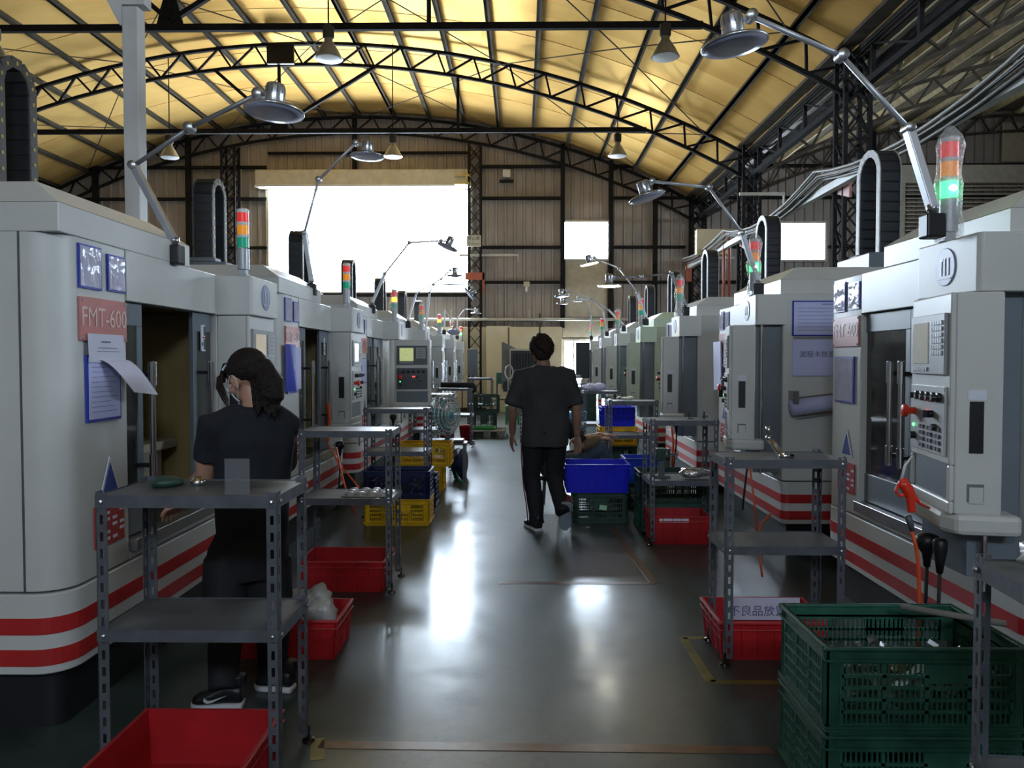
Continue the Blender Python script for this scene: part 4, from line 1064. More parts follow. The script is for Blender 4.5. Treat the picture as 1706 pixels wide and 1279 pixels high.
# ------------------------------------------------------------------ bins and crates
def solid_bin(name, lab, cat, m, x0, x1, y0, y1, z0, h, group=None, ribs=8, rz=0, label_on=False):
    w, d = x1-x0, y1-y0; o = thing(name, lab, cat, ((x0+x1)/2, (y0+y1)/2, z0), rz, group)
    tp = .94; t = .004; a = (w/2-.012)*tp; bb = (d/2-.012)*tp; A = w/2-.012; B = d/2-.012
    key = '%.3f%.3f%.3f' % (w, d, h)
    def wall(b, s, ax):
        def q(u, z, off):
            f = tp+(1-tp)*z/h
            return (u*f, s*(B*f-off), z) if ax == 0 else (s*(A*f-off), u*f, z)
        L = A if ax == 0 else B
        vs = [q(u, z, off) for off in (0, t) for z in (0, h) for u in (-L, L)]
        b.add(vs, [(0, 1, 3, 2), (4, 6, 7, 5), (0, 4, 5, 1), (2, 3, 7, 6), (0, 2, 6, 4), (1, 5, 7, 3)])
    def rib(b, s, ax):
        n = ribs if ax == 0 else max(3, int(ribs*d/w)); L = A if ax == 0 else B
        for i in range(n+1):
            u = -L*.93+2*L*.93*i/n
            for (z0_, z1_) in ((.0, h-.02),):
                f0, f1 = tp+(1-tp)*z0_/h, tp+(1-tp)*z1_/h
                if ax == 0: b.bar((u*f0, s*(B*f0+.004), z0_), (u*f1, s*(B*f1+.004), z1_), .004, .008, up=(0, 1, 0))
                else: b.bar((s*(A*f0+.004), u*f0, z0_), (s*(A*f1+.004), u*f1, z1_), .008, .004, up=(0, 1, 0))
        zz = h*.52; f = tp+(1-tp)*zz/h
        if ax == 0: b.box(-L*f, L*f, *sorted((s*B*f, s*(B*f+.006))), zz-.003, zz+.003)
        else: b.box(*sorted((s*A*f, s*(A*f+.006))), -L*f, L*f, zz-.003, zz+.003)
    for ax in (0, 1):
        for s in (-1, 1):
            wl = part('wall', key+str((ax, s)), m, lambda b: wall(b, s, ax), o)
            part('ribs', key+str((ax, s)), m, lambda b: rib(b, s, ax), wl, kind='stuff')
    part('bottom', key, m, lambda b: b.box(-a, a, -bb, bb, 0, .005), o)
    def rim(b):
        W, D = w/2, d/2
        b.box(-W, W, -D, -D+.014, h-.014, h).box(-W, W, D-.014, D, h-.014, h).box(-W, -W+.014, -D+.014, D-.014, h-.014, h).box(W-.014, W, -D+.014, D-.014, h-.014, h)
        b.box(-W, W, -D+.001, -D+.010, h-.045, h-.038).box(-W, W, D-.010, D-.001, h-.045, h-.038).box(-W+.001, -W+.010, -D, D, h-.045, h-.038).box(W-.010, W-.001, -D, D, h-.045, h-.038)
    part('rim', key, m, rim, o, bevel=.003)
    if label_on:
        part('card', key, M['label_paper'], lambda b: b.box(-w*.36, w*.12, -B*.99-.006, -B*.99-.002, h-.05, h-.02), o)
    return o
def slot_crate(name, lab, cat, m, x0, x1, y0, y1, z0, h, group=None, rows=4, cols=4, fine=7, rz=0):
    """vegetable-style crate: slotted walls (real slots), corner posts, ribs and rims"""
    w, d = x1-x0, y1-y0; o = thing(name, lab, cat, ((x0+x1)/2, (y0+y1)/2, z0), rz, group)
    W, D = w/2, d/2; t = .005; key = '%.3f%.3f%.3f%d%d%d' % (w, d, h, rows, cols, fine)
    def wall(b, s, ax):
        L = W if ax == 0 else D; off = D if ax == 0 else W; nc = cols if ax == 0 else max(2, int(round(cols*d/w)))
        def bx(u0, u1, z0_, z1_, e=0.0):
            q0, q1 = sorted((s*(off-.012+e), s*(off-.012-t)))
            if ax == 0: b.box(u0, u1, q0, q1, z0_, z1_)
            else: b.box(q0, q1, u0, u1, z0_, z1_)
        zb, zt = .045, h-.055
        bx(-L+.012, L-.012, 0, zb); bx(-L+.012, L-.012, zt, h)
        bx(-L+.012, -L+.055, zb, zt); bx(L-.055, L-.012, zb, zt)
        u0, u1 = -L+.055, L-.055; cw = (u1-u0)/nc; rh = (zt-zb)/rows
        for c in range(nc+1): bx(u0+cw*c-.006, u0+cw*c+.006, zb, zt, .004)
        for r in range(1, rows): bx(u0, u1, zb+rh*r-.005, zb+rh*r+.005, .004)
        for c in range(nc):
            for k_ in range(1, fine):
                u = u0+cw*c+cw*k_/fine; bx(u-.0028, u+.0028, zb, zt)
        if ax == 0:   # blank label field
            c = nc//2; bx(u0+cw*c, u0+cw*(c+1), zt-rh*1.6, zt, .003)
        for zz in (zb-.012, zt+.012, h*.08): bx(-L+.005, L-.005, zz-.004, zz+.004, .010)
    for ax in (0, 1):
        for s in (-1, 1): part('slotted_wall', key+str((ax, s)), m, lambda b: wall(b, s, ax), o)
    part('bottom', key, m, lambda b: [b.box(-W+.014, W-.014, -D+.014+i*(2*D-.028)/14, -D+.014+i*(2*D-.028)/14+.018, .004, .010) for i in range(14)]+[b.box(-W+.02+i*(2*W-.04)/8-.004, -W+.02+i*(2*W-.04)/8+.004, -D+.014, D-.014, 0, .006) for i in range(9)], o)
    for sx in (-1, 1):
        for sy in (-1, 1):
            part('corner_post', key+str((sx, sy)), m, lambda b: b.prism([(sx*(W-.004), sy*(D-.03)), (sx*(W-.03), sy*(D-.004)), (sx*(W-.045), sy*(D-.010)), (sx*(W-.010), sy*(D-.045))], 0, h-.01), o)
    def rim(b):
        b.box(-W, W, -D, -D+.02, h-.012, h).box(-W, W, D-.02, D, h-.012, h).box(-W, -W+.02, -D+.02, D-.02, h-.012, h).box(W-.02, W, -D+.02, D-.02, h-.012, h)
    part('rim', key, m, rim, o, bevel=.004)
    return o
RB, GC = 'red plastic bins', 'green slotted crates'
solid_bin('red_bin', 'red plastic bin under the cart at bottom left', 'bin', M['red_plastic'], -1.385, -.87, 2.34, 2.82, 0, .20, RB, 12)
solid_bin('red_bin', 'dark red bin with a plastic bag, just right of the woman', 'bin', M['red_plastic'], -1.42, -.905, 3.78, 4.15, 0, .20, RB)
solid_bin('red_bin', 'red bin under the second left cart', 'bin', M['red_plastic'], -1.43, -.87, 4.90, 5.30, 0, .20, RB, 14)
solid_bin('red_bin', 'bright red bin with a white card under the nearer right cart', 'bin', M['red_plastic'], .965, 1.52, 3.80, 4.22, 0, .195, RB, 6)
solid_bin('red_bin', 'red bin with a lavender label strip under the second right cart', 'bin', M['red_plastic'], 1.03, 1.52, 6.22, 6.60, 0, .23, RB, 6, label_on=True)
b = slot_crate('green_crate', 'large green slotted crate at lower right, upper one of the stack', 'crate', M['green_plastic'], .955, 1.60, 2.44, 2.90, .285, .29, GC, 5, 4, 8)
slot_crate('green_crate', 'large green slotted crate at lower right, bottom one of the stack', 'crate', M['green_plastic'], .955, 1.60, 2.44, 2.90, 0, .292, GC, 5, 4, 8)
slot_crate('green_crate', 'dark green crate with a pale green sticker, under the blue bin', 'crate', M['green_dim'], .46, .97, 7.06, 7.45, 0, .275, GC, 4, 3, 7)
o = tag(MB().box(-.033, .033, -.002, .0, -.022, .022).build('paper_sticker', M['sticker_green']), 'pale green paper stuck on the dark green crate', 'sticker'); o.location = (.735, 7.064, .14); o.rotation_euler = (0, R(8), 0)
solid_bin('blue_bin', 'bright blue bin stacked on the stickered green crate', 'bin', M['blue_plastic'], .38, .98, 7.02, 7.44, .277, .26, 'blue plastic bins', 6)
solid_bin('blue_bin', 'blue bin on top of the yellow crate, behind the crouching person', 'bin', M['blue_plastic'], .97, 1.40, 9.6, 9.98, .66, .24, 'blue plastic bins', 5)
slot_crate('yellow_crate', 'yellow crate between a blue bin and the shelf, right side', 'crate', M['yellow_plastic'], .95, 1.42, 9.58, 10.0, .42, .24, 'yellow slotted crates', 3, 3, 6)
slot_crate('green_crate', 'dark crate at the foot of the blue and yellow stack', 'crate', M['green_dim'], .95, 1.42, 9.58, 10.0, .0, .42, GC, 5, 3, 6)
solid_bin('blue_bin', 'light blue bin low behind the right cart legs', 'bin', M['blue_light'], 1.02, 1.40, 7.75, 8.1, .26, .24, 'blue plastic bins', 5)
slot_crate('green_crate', 'dark green crate beneath the light blue bin', 'crate', M['green_dim'], 1.02, 1.44, 7.72, 8.12, 0, .26, GC, 4, 3, 6)
slot_crate('green_crate', 'dark green crate behind the second right cart, upper one', 'crate', M['green_dim'], 1.0, 1.62, 6.66, 7.0, .24, .28, GC, 4, 4, 7)
slot_crate('green_crate', 'dark green crate behind the second right cart, lower one', 'crate', M['green_plastic'], 1.0, 1.62, 6.66, 7.0, 0, .24, GC, 4, 4, 7)
slot_crate('navy_crate', 'navy slotted crate stacked on a yellow one, left side', 'crate', M['navy_plastic'], -1.42, -.82, 6.90, 7.26, .24, .25, 'navy crates', 4, 4, 7)
slot_crate('yellow_crate', 'yellow slotted crate on the floor under the navy crate', 'crate', M['yellow_plastic'], -1.42, -.82, 6.90, 7.26, 0, .24, 'yellow slotted crates', 4, 4, 7)
slot_crate('yellow_crate', 'upper yellow crate left of the fan', 'crate', M['yellow_plastic'], -1.42, -.80, 8.72, 9.1, .28, .26, 'yellow slotted crates', 3, 4, 6)
slot_crate('yellow_crate', 'lower yellow crate left of the blue reel', 'crate', M['yellow_plastic'], -1.46, -.885, 8.75, 9.1, 0, .278, 'yellow slotted crates', 3, 4, 6)
slot_crate('navy_crate', 'small navy crate pushed behind the navy and yellow stack', 'crate', M['navy_plastic'], -1.46, -.86, 7.75, 8.1, 0, .30, 'navy crates', 4, 4, 6)
# odd parts in the slotted crates (metal shavings nobody could count)
def heap(nm, lab, x0, x1, y0, y1, z0, z1, n, m, s=.03):
    b = MB()
    for i in range(n):
        mt = Matrix.Translation((random.uniform(x0, x1), random.uniform(y0, y1), z0+(z1-z0)*random.random()**.6)) @ Euler([random.uniform(0, 6) for _ in range(3)]).to_matrix().to_4x4()
        b.mbox(mt, s*random.uniform(.5, 1.6), s*random.uniform(.2, .6), s*random.uniform(.2, .7))
    o = b.build(nm, m); o['kind'] = 'stuff'; o['label'] = lab; o['category'] = 'scrap'
    return o
heap('metal_offcuts', 'loose metal parts and offcuts inside the large green crate', 1.02, 1.53, 2.50, 2.84, .31, .46, 160, M['steel'], .05)
heap('metal_offcuts', 'shiny offcuts inside the navy crate', -1.36, -.88, 6.95, 7.2, .27, .40, 90, M['steel'])
heap('metal_offcuts', 'offcuts inside the yellow crate on the floor', -1.36, -.88, 6.95, 7.2, .03, .15, 60, M['cast'])
o = tag(MB().box(-.23, .16, -.003, .0, -.0, .12).build('paper_card', M['paper']), 'white card with characters standing inside the bright red bin', 'card'); o.location = (1.33, 4.17, .085)
text_mesh('lettering', '不良品放置區', .062, M['ink'], o, (-.035, -.004, .045), (PI/2, 0, 0))
o = tag(MB().tube([(-.16, 0, 0), (.16, 0, .03)], .012, 8).build('wooden_rod', M['wood'], smooth=True), 'pale rod lying across the rim of the large green crate', 'rod'); o.location = (1.50, 2.72, .575); o.rotation_euler = (0, R(8), R(-25))

# ------------------------------------------------------------------ bags, tools and small things
def crumple(nm, lab, cat, c, r, m, seed=0, amp=.3, n=18, cell=9):
    b = MB(); b.ball((0, 0, 0), *r, n=n*2); o = b.build(nm, m, smooth=True); o.location = c
    for v in o.data.vertices:
        f = 1+amp*noise.noise(Vector(v.co)*cell+Vector((seed, 0, 0)))+amp*.5*noise.noise(Vector(v.co)*cell*2.7+Vector((0, seed, 0)))
        v.co = Vector(v.co)*f
        v.co.z = max(v.co.z, -r[2]*.8)
    return tag(o, lab, cat)
BG = 'clear plastic bags on the nearest right cart'
crumple('plastic_bag', 'clear plastic bag of parts at the far corner of the nearest right cart', 'bag', (1.24, 1.72, 1.035), (.13, .10, .045), M['bag_solid'], 1, .5, cell=14)['group'] = BG
crumple('plastic_bag', 'clear plastic bag of parts nearer the frame edge on the same cart', 'bag', (1.45, 1.60, 1.03), (.12, .13, .04), M['foil'], 5, .5, cell=14)['group'] = BG
crumple('plastic_bag', 'crumpled white plastic bag over the dark red bin right of the woman', 'bag', tuple(P(522, 1010, 3.95)), (.125, .09, .105), M['bag_solid'], 3, .5, cell=11)
crumple('cloth', 'crumpled lavender cloth lying on the far right cart', 'cloth', (1.12, 12.2, 1.06), (.15, .12, .07), M['paper_bl'], 8, .5)
crumple('foil_bag', 'silver foil bag poking from the shelf between the right carts', 'bag', (1.40, 6.34, .565), (.13, .06, .045), M['foil'], 4, .35)
crumple('rag', 'dark teal rag and part on the lower left cart top', 'rag', (-1.30, 2.84, 1.035), (.055, .05, .022), M['green_dim'], 9, .35)
o = thing('metal_part', 'shiny machined ring on the lower left cart top', 'part', (-1.20, 2.86, 1.017)); MB().lathe([(.026, 0), (.026, .02), (.018, .024), (.018, .03)], 18).build('ring', M['chrome'], o, smooth=True)
# clear blister tray on the second left cart
o = thing('clear_tray', 'clear blister tray on the lower shelf of the second left cart', 'tray', (-1.0, 5.1, .597))
b = MB()
for i in range(4):
    for j in range(3): b.lathe([(.034, 0), (.034, .004), (.026, .028), (.020, .03)], 10, Matrix.Translation((-.12+i*.075, -.08+j*.075, 0)))
b.box(-.165, .145, -.12, .11, .003, .006); b.build('tray', M['bag_solid'], o, smooth=True)
# air nozzle standing on the cart
o = thing('metal_nozzle', 'chrome jointed nozzle lying on the cart in front of the second right machine', 'nozzle', (1.24, 3.88, .997))
MB().ball((0, .05, .09), .018, n=10).tube([(0, .05, .11), (-.005, .05, .15)], .012, 10).tube([(.0, .05, .085), (.025, .03, .055), (.045, .01, .02), (.06, -.02, .012)], [.014, .017, .013, .016], 10).box(.03, .10, -.03, -.01, 0, .018).build('nozzle_body', M['chrome'], o, smooth=True)
o = thing('hex_key', 'pair of small upright tools on the second right cart', 'tool', (1.42, 6.4, .997)); MB().tube([(-.05, 0, 0), (-.055, 0, .05)], .004, 6).box(-.07, -.02, -.02, .0, 0, .008).tube([(.07, 0, 0), (.07, 0, .06)], .006, 6).build('tools', M['black'], o)
# bench vise
o = thing('bench_vise', 'small green grey bench vise on the second right cart', 'vise', (1.14, 6.40, .517))
MB().box(-.07, .07, -.05, .05, 0, .02).box(-.025, .025, -.04, .04, .02, .16).build('base', M['panel_grey'], o, bevel=.004)
MB().box(-.04, .035, -.045, .045, .14, .24).box(.05, .07, -.045, .045, .16, .24).build('jaws', M['green_dim'], o, bevel=.004)
MB().tube([(-.05, 0, .19), (.14, 0, .19)], .010, 8).tube([(.13, 0, .15), (.13, 0, .23)], .005, 6).build('screw', M['steel'], o, smooth=True)
# gloves
o = thing('work_gloves', 'white cotton gloves lying on the cart top, right of the blue bin', 'gloves', (1.18, 8.95, 1.02))
b = MB(); b.ball((0, 0, .02), .05, .04, .02)
for i in range(4): b.tube([(-.03, -.03+.02*i, .02), (-.07, -.035+.024*i, .04), (-.10, -.04+.026*i, .015)], [.012, .012, .009], 8)
b.ball((.06, 0, .025), .04, .035, .025)
g_ = b.build('glove', M['glove'], o); remesh(g_, .005, 2)
# air gun + hose hanging at the first right machine
G0 = P(1512, 818, 3.05)
o = thing('air_gun', 'red air blow gun with white nozzle hanging at the nearest right machine', 'air gun', G0)
def lp(px, py, y=3.05): return P(px, py, y)-G0
b = MB(); b.tube([lp(1497, 806), lp(1505, 806), lp(1512, 815), lp(1517, 826), lp(1518, 840), lp(1519, 853)], [.012, .021, .024, .020, .016, .015], 12)
b.tube([lp(1500, 800), lp(1512, 800)], .010, 8).tube([lp(1497, 806), lp(1492, 818), lp(1499, 826), lp(1510, 824)], .006, 8)
remesh(b.build('gun_body', M['air_red'], o), .003, 2)
MB().tube([lp(1501, 801), lp(1508, 775), lp(1520, 759)], [.006, .005, .003], 8).build('nozzle_tube', M['white_plastic'], o, smooth=True)
MB().tube([lp(1512, 858), lp(1516, 870), lp(1520, 884)], [.014, .013, .009], 10).build('coupling', M['panel_grey'], o, smooth=True)
pts = [lp(1519, 884), lp(1526, 910), lp(1530, 940), lp(1531, 975), lp(1532, 1010), lp(1528, 1060), lp(1535, 1120)]
MB().tube(pts, .0075, 8).build('hose', M['hose_red'], o, smooth=True)
MB().tube([lp(1520, 822), lp(1532, 838), lp(1548, 846, 3.08)], [.012, .006, .005], 8).build('lever', M['air_red'], o, smooth=True)
plug(P(1545, 888, 3.25), 'R', 'black power plugs hanging below the nearest right control panel')
plug(P(1246, 716, 6.0), 'R', 'small black plugs under the second right control panel', 1)
plug(P(1127, 700, 8.9), 'R', 'black plug under the third right control panel', 1)
plug(P(566, 735, 7.5), 'L', 'black power plug hanging below the second left control panel', 1)
plug(P(655, 690, 10.2), 'L', 'black power plug under the third left control panel', 1)
# orange air hoses
def hose(lab, pts, coil=None, r=.007):
    base = Vector(pts[0]); o = thing('air_hose', lab, 'hose', base)
    MB().tube([Vector(p)-base for p in pts], r, 7).build('hose', M['hose_red'], o, smooth=True)
    return o
hose('orange hose looping beside the second right machine, seen through the cart', [P(1248, 770, 5.4), P(1256, 830, 5.4), P(1262, 900, 5.3), P(1270, 960, 5.0)])
hose('short orange hose curving behind the right cart shelf', [P(1284, 856, 4.9), P(1268, 872, 4.9), P(1264, 895, 4.9)])
hose('bright orange coiled hose left of the third right machine', [P(1119, 710, 8.2), P(1122, 740, 8.2), P(1120, 770, 8.2), P(1124, 800, 8.2)], r=.012)
hose('thin orange hose crossing behind the second left cart', [P(548, 740, 6.3), P(566, 775, 6.2), P(580, 790, 6.1), P(598, 812, 6.0)])
hose('orange hose dangling to the floor by the second left cart', [P(560, 745, 6.0), P(572, 800, 5.8), P(583, 836, 5.6), P(592, 856, 5.6)])
hose('red air gun hose at the right cheek of the second left machine', [P(546, 672, 7.05), P(549, 700, 7.0), P(545, 735, 6.9)], r=.015)
# smoky clear shield standing on the front left cart
o = tag(MB().box(-.043, .043, -.002, .002, 0, .125).build('acrylic_shield', M['acrylic']), 'semi transparent grey plastic sheet standing on the lower left cart', 'sheet'); o.location = (-.98, 2.66, 1.016)

# fan
fo = thing('floor_fan', 'teal round floor fan in a wire cage on a stand, left of the aisle', 'fan', (-.90, 9.35, .55))
FR = Matrix.Translation((0, 0, .27)) @ Euler((R(90), 0, R(55))).to_matrix().to_4x4()
def ring(b, rad, z, th=.004, n=36, mtx=FR): b.tube([mtx @ Vector((rad*math.cos(2*PI*i/n), rad*math.sin(2*PI*i/n), z)) for i in range(n+1)], th, 6, cap=False)
b = MB(); [ring(b, r_, z_, .007) for r_, z_ in ((.24, 0), (.24, -.10), (.20, .03), (.15, .045), (.10, .055), (.05, .06))]
for i in range(28):
    a = 2*PI*i/28; b.tube([FR @ Vector((rr*math.cos(a), rr*math.sin(a), z)) for rr, z in ((.05, .06), (.15, .045), (.24, 0), (.24, -.10), (.10, -.14))], .0035, 4)
b.build('cage', M['wire'], fo)
b = MB()
for i in range(4):
    a = PI/2*i; vs = []
    for r_, w_ in ((.04, .8), (.12, 1.0), (.21, .8)):
        for s in (-1, 1): vs.append(FR @ Vector((r_*math.cos(a+s*w_*.6), r_*math.sin(a+s*w_*.6), -.05+s*.025)))
    b.add(vs, [(0, 1, 3, 2), (2, 3, 5, 4)])
b.build('blades', M['fan_blue'], fo, smooth=True)
MB().lathe([(.05, .062), (.045, .07)], 16, FR).lathe([(.07, -.24), (.09, -.14), (.05, -.03)], 16, FR).build('hub', M['fan_blue'], fo, smooth=True)
MB().box(-.03, .03, -.03, .03, -.02, .12).box(-.20, .20, -.12, .12, -.05, -.02).build('stand', M['panel_grey'], fo, bevel=.01)
so = thing('stool', 'dark low stand carrying the teal fan', 'stand', (-.90, 9.35, 0))
MB().box(-.24, .24, -.14, .14, .47, .495).build('seat', M['panel_grey'], so, bevel=.005)
for sx in (-1, 1):
    for sy in (-1, 1): part('leg', 'st', M['panel_grey'], lambda b: b.box(-.015, .015, -.015, .015, 0, .47), so, loc=(sx*.21, sy*.11, 0))
# blue reel
o = thing('hose_reel', 'navy blue wheel-shaped hose reel standing on the floor left of the aisle', 'reel', (-.78, 9.75, 0))
RM_ = Matrix.Translation((0, 0, .19)) @ Euler((0, R(90), R(-15))).to_matrix().to_4x4()
MB().lathe([(.06, -.05), (.19, -.045), (.19, -.03), (.12, -.02), (.12, .02), (.19, .03), (.19, .045), (.06, .05)], 28, RM_).build('drum', M['navy_plastic'], o, smooth=True)
MB().lathe([(.03, .052), (.03, .06)], 12, RM_).box(.05, .06, .0, .08, .18, .24).build('yellow_label', M['yellow_plastic'], o)
MB().tube([(-.05, -.1, .12), (-.02, -.22, .06), (.03, -.34, .02), (.08, -.42, .014)], .014, 8).build('teal_hose', M['green_stool'], o, smooth=True)
MB().box(-.08, .08, -.02, .02, 0, .02).box(-.02, .02, -.12, .12, 0, .02).build('foot', M['black'], o)
# pallet and far crates
o = thing('pallet', 'low grey pallet on the floor at the end of the left row', 'pallet', (-.68, 15.1, 0))
for i in range(6): part('slat', 'p', M['wood'], lambda b: b.box(-.36, .36, -.055, .055, .12, .14), o, loc=(0, -.36+.145*i, 0))
for i in range(3): part('skid', 'p', M['wood'], lambda b: b.box(-.05, .05, -.42, .42, 0, .12), o, loc=(-.30+.30*i, 0, 0))
o = solid_bin('green_tray', 'bright green shallow tray lying on the pallet', 'tray', M['tray_green'], -1.0, -.52, 14.85, 15.3, .142, .05, None, 5)
slot_crate('green_crate', 'dark green crate on the floor right behind the pallet', 'crate', M['green_dim'], -1.02, -.52, 15.7, 16.15, 0, .42, GC, 3, 3, 4)
slot_crate('green_crate', 'upper dark green crate beyond the pallet, beside the partition', 'crate', M['green_dim'], -.98, -.46, 15.7, 16.15, .42, .36, GC, 3, 3, 4)
o = thing('bucket', 'red bucket beside the pallet, far left', 'bucket', (-1.03, 14.3, 0)); MB().lathe([(.10, 0), (.13, .26), (.14, .27), (.135, .28), (.12, .27), (.10, .02)], 20).build('pail', M['red_plastic'], o, smooth=True)
o = thing('bucket', 'smaller red bucket half hidden behind the cart legs', 'bucket', (-1.25, 13.0, 0)); MB().lathe([(.09, 0), (.12, .22), (.13, .23), (.11, .22), (.09, .02)], 20).build('pail', M['red_plastic'], o, smooth=True)
o = thing('black_pipe', 'thick black pipe elbow lying across the far cart', 'pipe', (-1.1, 13.4, 1.0)); MB().tube([(-.30, 0, .05), (.18, 0, .05), (.24, 0, .04), (.27, 0, .0), (.27, 0, -.08)], [.05, .05, .065, .06, .035], 14).build('pipe', M['rubber'], o, smooth=True)
# far green box and cooler
o = thing('electrical_box', 'green metal box on a stand against the cream partition', 'box', (-.52, 21.0, 0))
MB().box(-.17, .17, -.14, .14, .84, 1.14).build('case', M['green_plastic'], o, bevel=.01); MB().box(-.17, -.14, -.1, .1, .0, .84).box(.14, .17, -.1, .1, .0, .84).box(-.17, .17, -.1, .1, .4, .43).build('stand', M['truss_brown'], o)
MB().box(.05, .14, -.145, -.139, 1.03, 1.08).build('label', M['label_paper'], o)
o = thing('air_cooler', 'large grey evaporative air cooler with black grille and slanted duct', 'cooler', (.02, 17.0, 0))
MB().box(-.28, .50, -.3, .35, .30, 1.16).build('case', M['cooler'], o, bevel=.02)
MB().box(-.26, .52, -.34, -.3, .62, 1.70).build('grille_frame', M['black'], o, bevel=.01)
MB().prism([(-.46, .85), (.5, .85), (.5, 1.66), (-.10, 1.70), (-.42, 1.86), (-.46, 1.86)], -.25, .30, 'y').build('duct', M['cooler'], o)
for i in range(11): part('louvre', 'c', M['rubber'], lambda b: b.box(0, .02, -.36, -.335, .66, 1.62), o, loc=(-.20+.062*i, 0, 0))
MB().box(-.27, .53, -.355, -.335, 1.68, 1.72).box(-.29, -.26, -.355, -.335, .6, 1.72).build('trim', M['frame_pale'], o)
MB().box(-.43, -.25, -.27, -.25, .80, 1.02).build('control_plate', M['black'], o)
for sx in (-1, 1):
    for sy in (-1, 1): part('caster', 'c', M['black'], lambda b: b.box(-.03, .03, -.03, .03, 0, .30), o, loc=(.11+sx*.33, sy*.24, 0))
o = thing('white_hose', 'coil of white hose hung on the air cooler', 'hose', (-.28, 16.62, 1.22))
b = MB()
for q in range(4):
    b.tube([(.075*math.cos(2*PI*i/24)*(1+.06*q), -.01*q, .135*math.sin(2*PI*i/24)*(1+.03*q)) for i in range(25)], .011, 6, cap=False)
b.tube([(.07, -.02, -.05), (.14, -.02, -.18), (.24, -.02, -.27)], .011, 6).tube([(-.02, -.02, -.13), (-.02, -.02, -.5), (-.02, 0, -.62)], .011, 6); b.build('coil', M['white_plastic'], o, smooth=True)
o = thing('plastic_stool', 'bright green plastic stool in front of the cream partition', 'stool', (-.22, 18.0, 0))
MB().box(-.17, .17, -.15, .15, .40, .43).box(-.16, .16, -.14, -.12, .28, .40).box(-.16, .16, .12, .14, .28, .40).build('seat', M['green_stool'], o, bevel=.01)
for sx in (-1, 1):
    for sy in (-1, 1): part('leg', 's', M['green_stool'], lambda b: b.box(-.03, .03, -.03, .03, 0, .40), o, loc=(sx*.135, sy*.115, 0), bevel=.008)
o = thing('step_rack', 'pale slatted rack on the floor left of the walking man', 'rack', (.06, 14.0, 0))
for i in range(7): part('slat', 'r', M['cable'], lambda b: b.box(-.10, .16, -.03, .03, 0, .025), o, loc=(0, 0, .06+.075*i))
MB().box(-.10, -.08, -.02, .02, 0, .56).box(.14, .16, -.02, .02, 0, .56).build('upright', M['black'], o)
# far right: monitor-like black panel, water box, small blue things by the door
o = thing('dark_screen', 'black rectangular screen standing by the bright doorway', 'panel', (1.52, 19.6, 0))
MB().box(-.18, .17, -.03, .03, 1.02, 1.92).build('board', M['black'], o, bevel=.01); MB().box(-.02, .02, -.02, .02, .1, 1.02).box(-.15, .15, -.15, .15, 0, .04).build('stand', M['panel_grey'], o)
o = solid_bin('blue_box', 'sky blue bin with a white top behind the walking man', 'bin', M['sky_blue'], .83, 1.12, 13.4, 13.8, .28, .30, None, 4)
solid_bin('grey_bin', 'pale grey bin supporting the sky blue bin', 'bin', M['white_plastic'], .83, 1.12, 13.4, 13.8, 0, .28, None, 4)
o = thing('first_aid_box', 'small white and green box on the grey cart, far right', 'box', (1.12, 12.45, 1.0)); MB().box(-.06, .06, -.04, .04, 0, .09).build('case', M['white_plastic'], o, bevel=.006); MB().box(-.03, .03, -.044, -.04, .02, .07).build('mark', M['green_stool'], o)
o = thing('work_bench', 'cluttered steel bench in front of the bright doorway', 'bench', (1.45, 21.5, 0))
MB().box(-.35, .5, -.3, .3, .80, .84).build('top', M['panel_grey'], o)
for sx in (-.32, .46):
    for sy in (-.25, .25): part('leg', 'w', M['panel_grey'], lambda b: b.box(-.02, .02, -.02, .02, 0, .80), o, loc=(sx, sy, 0))
MB().box(-.3, .45, -.25, .25, .35, .38).build('lower_shelf', M['panel_grey'], o)
o = thing('grinder', 'small blue motor on the bench by the doorway', 'motor', (1.3, 21.4, .84)); MB().lathe([(.06, -.12), (.08, -.1), (.08, .1), (.06, .12)], 14, Matrix.Translation((0, 0, .09)) @ Matrix.Rotation(PI/2, 4, 'Y')).box(-.07, .07, -.05, .05, 0, .02).build('motor', M['blue_light'], o, smooth=True)
o = thing('control_stand', 'dark control unit standing by the farthest left machine', 'control unit', (-1.30, 20.5, 0)); MB().box(-.14, .14, -.03, .03, 1.07, 1.77).box(-.04, .04, -.02, .02, 0, 1.07).build('case', M['panel_grey'], o, bevel=.01)

o = thing('lathe_cabinet', 'grey green cabinet with pipes in front of the bright doorway', 'cabinet', (1.30, 18.6, 0))
MB().box(-.38, .45, -.25, .25, 0, .78).build('body', M['green_dim'], o, bevel=.02); MB().box(-.40, .47, -.27, .27, .78, .84).build('top', M['panel_grey'], o, bevel=.01)
MB().tube([(-.2, 0, .84), (-.2, 0, 1.1), (.1, 0, 1.1)], .03, 8).box(.1, .3, -.1, .1, .84, 1.02).build('fittings', M['steel'], o, smooth=True)
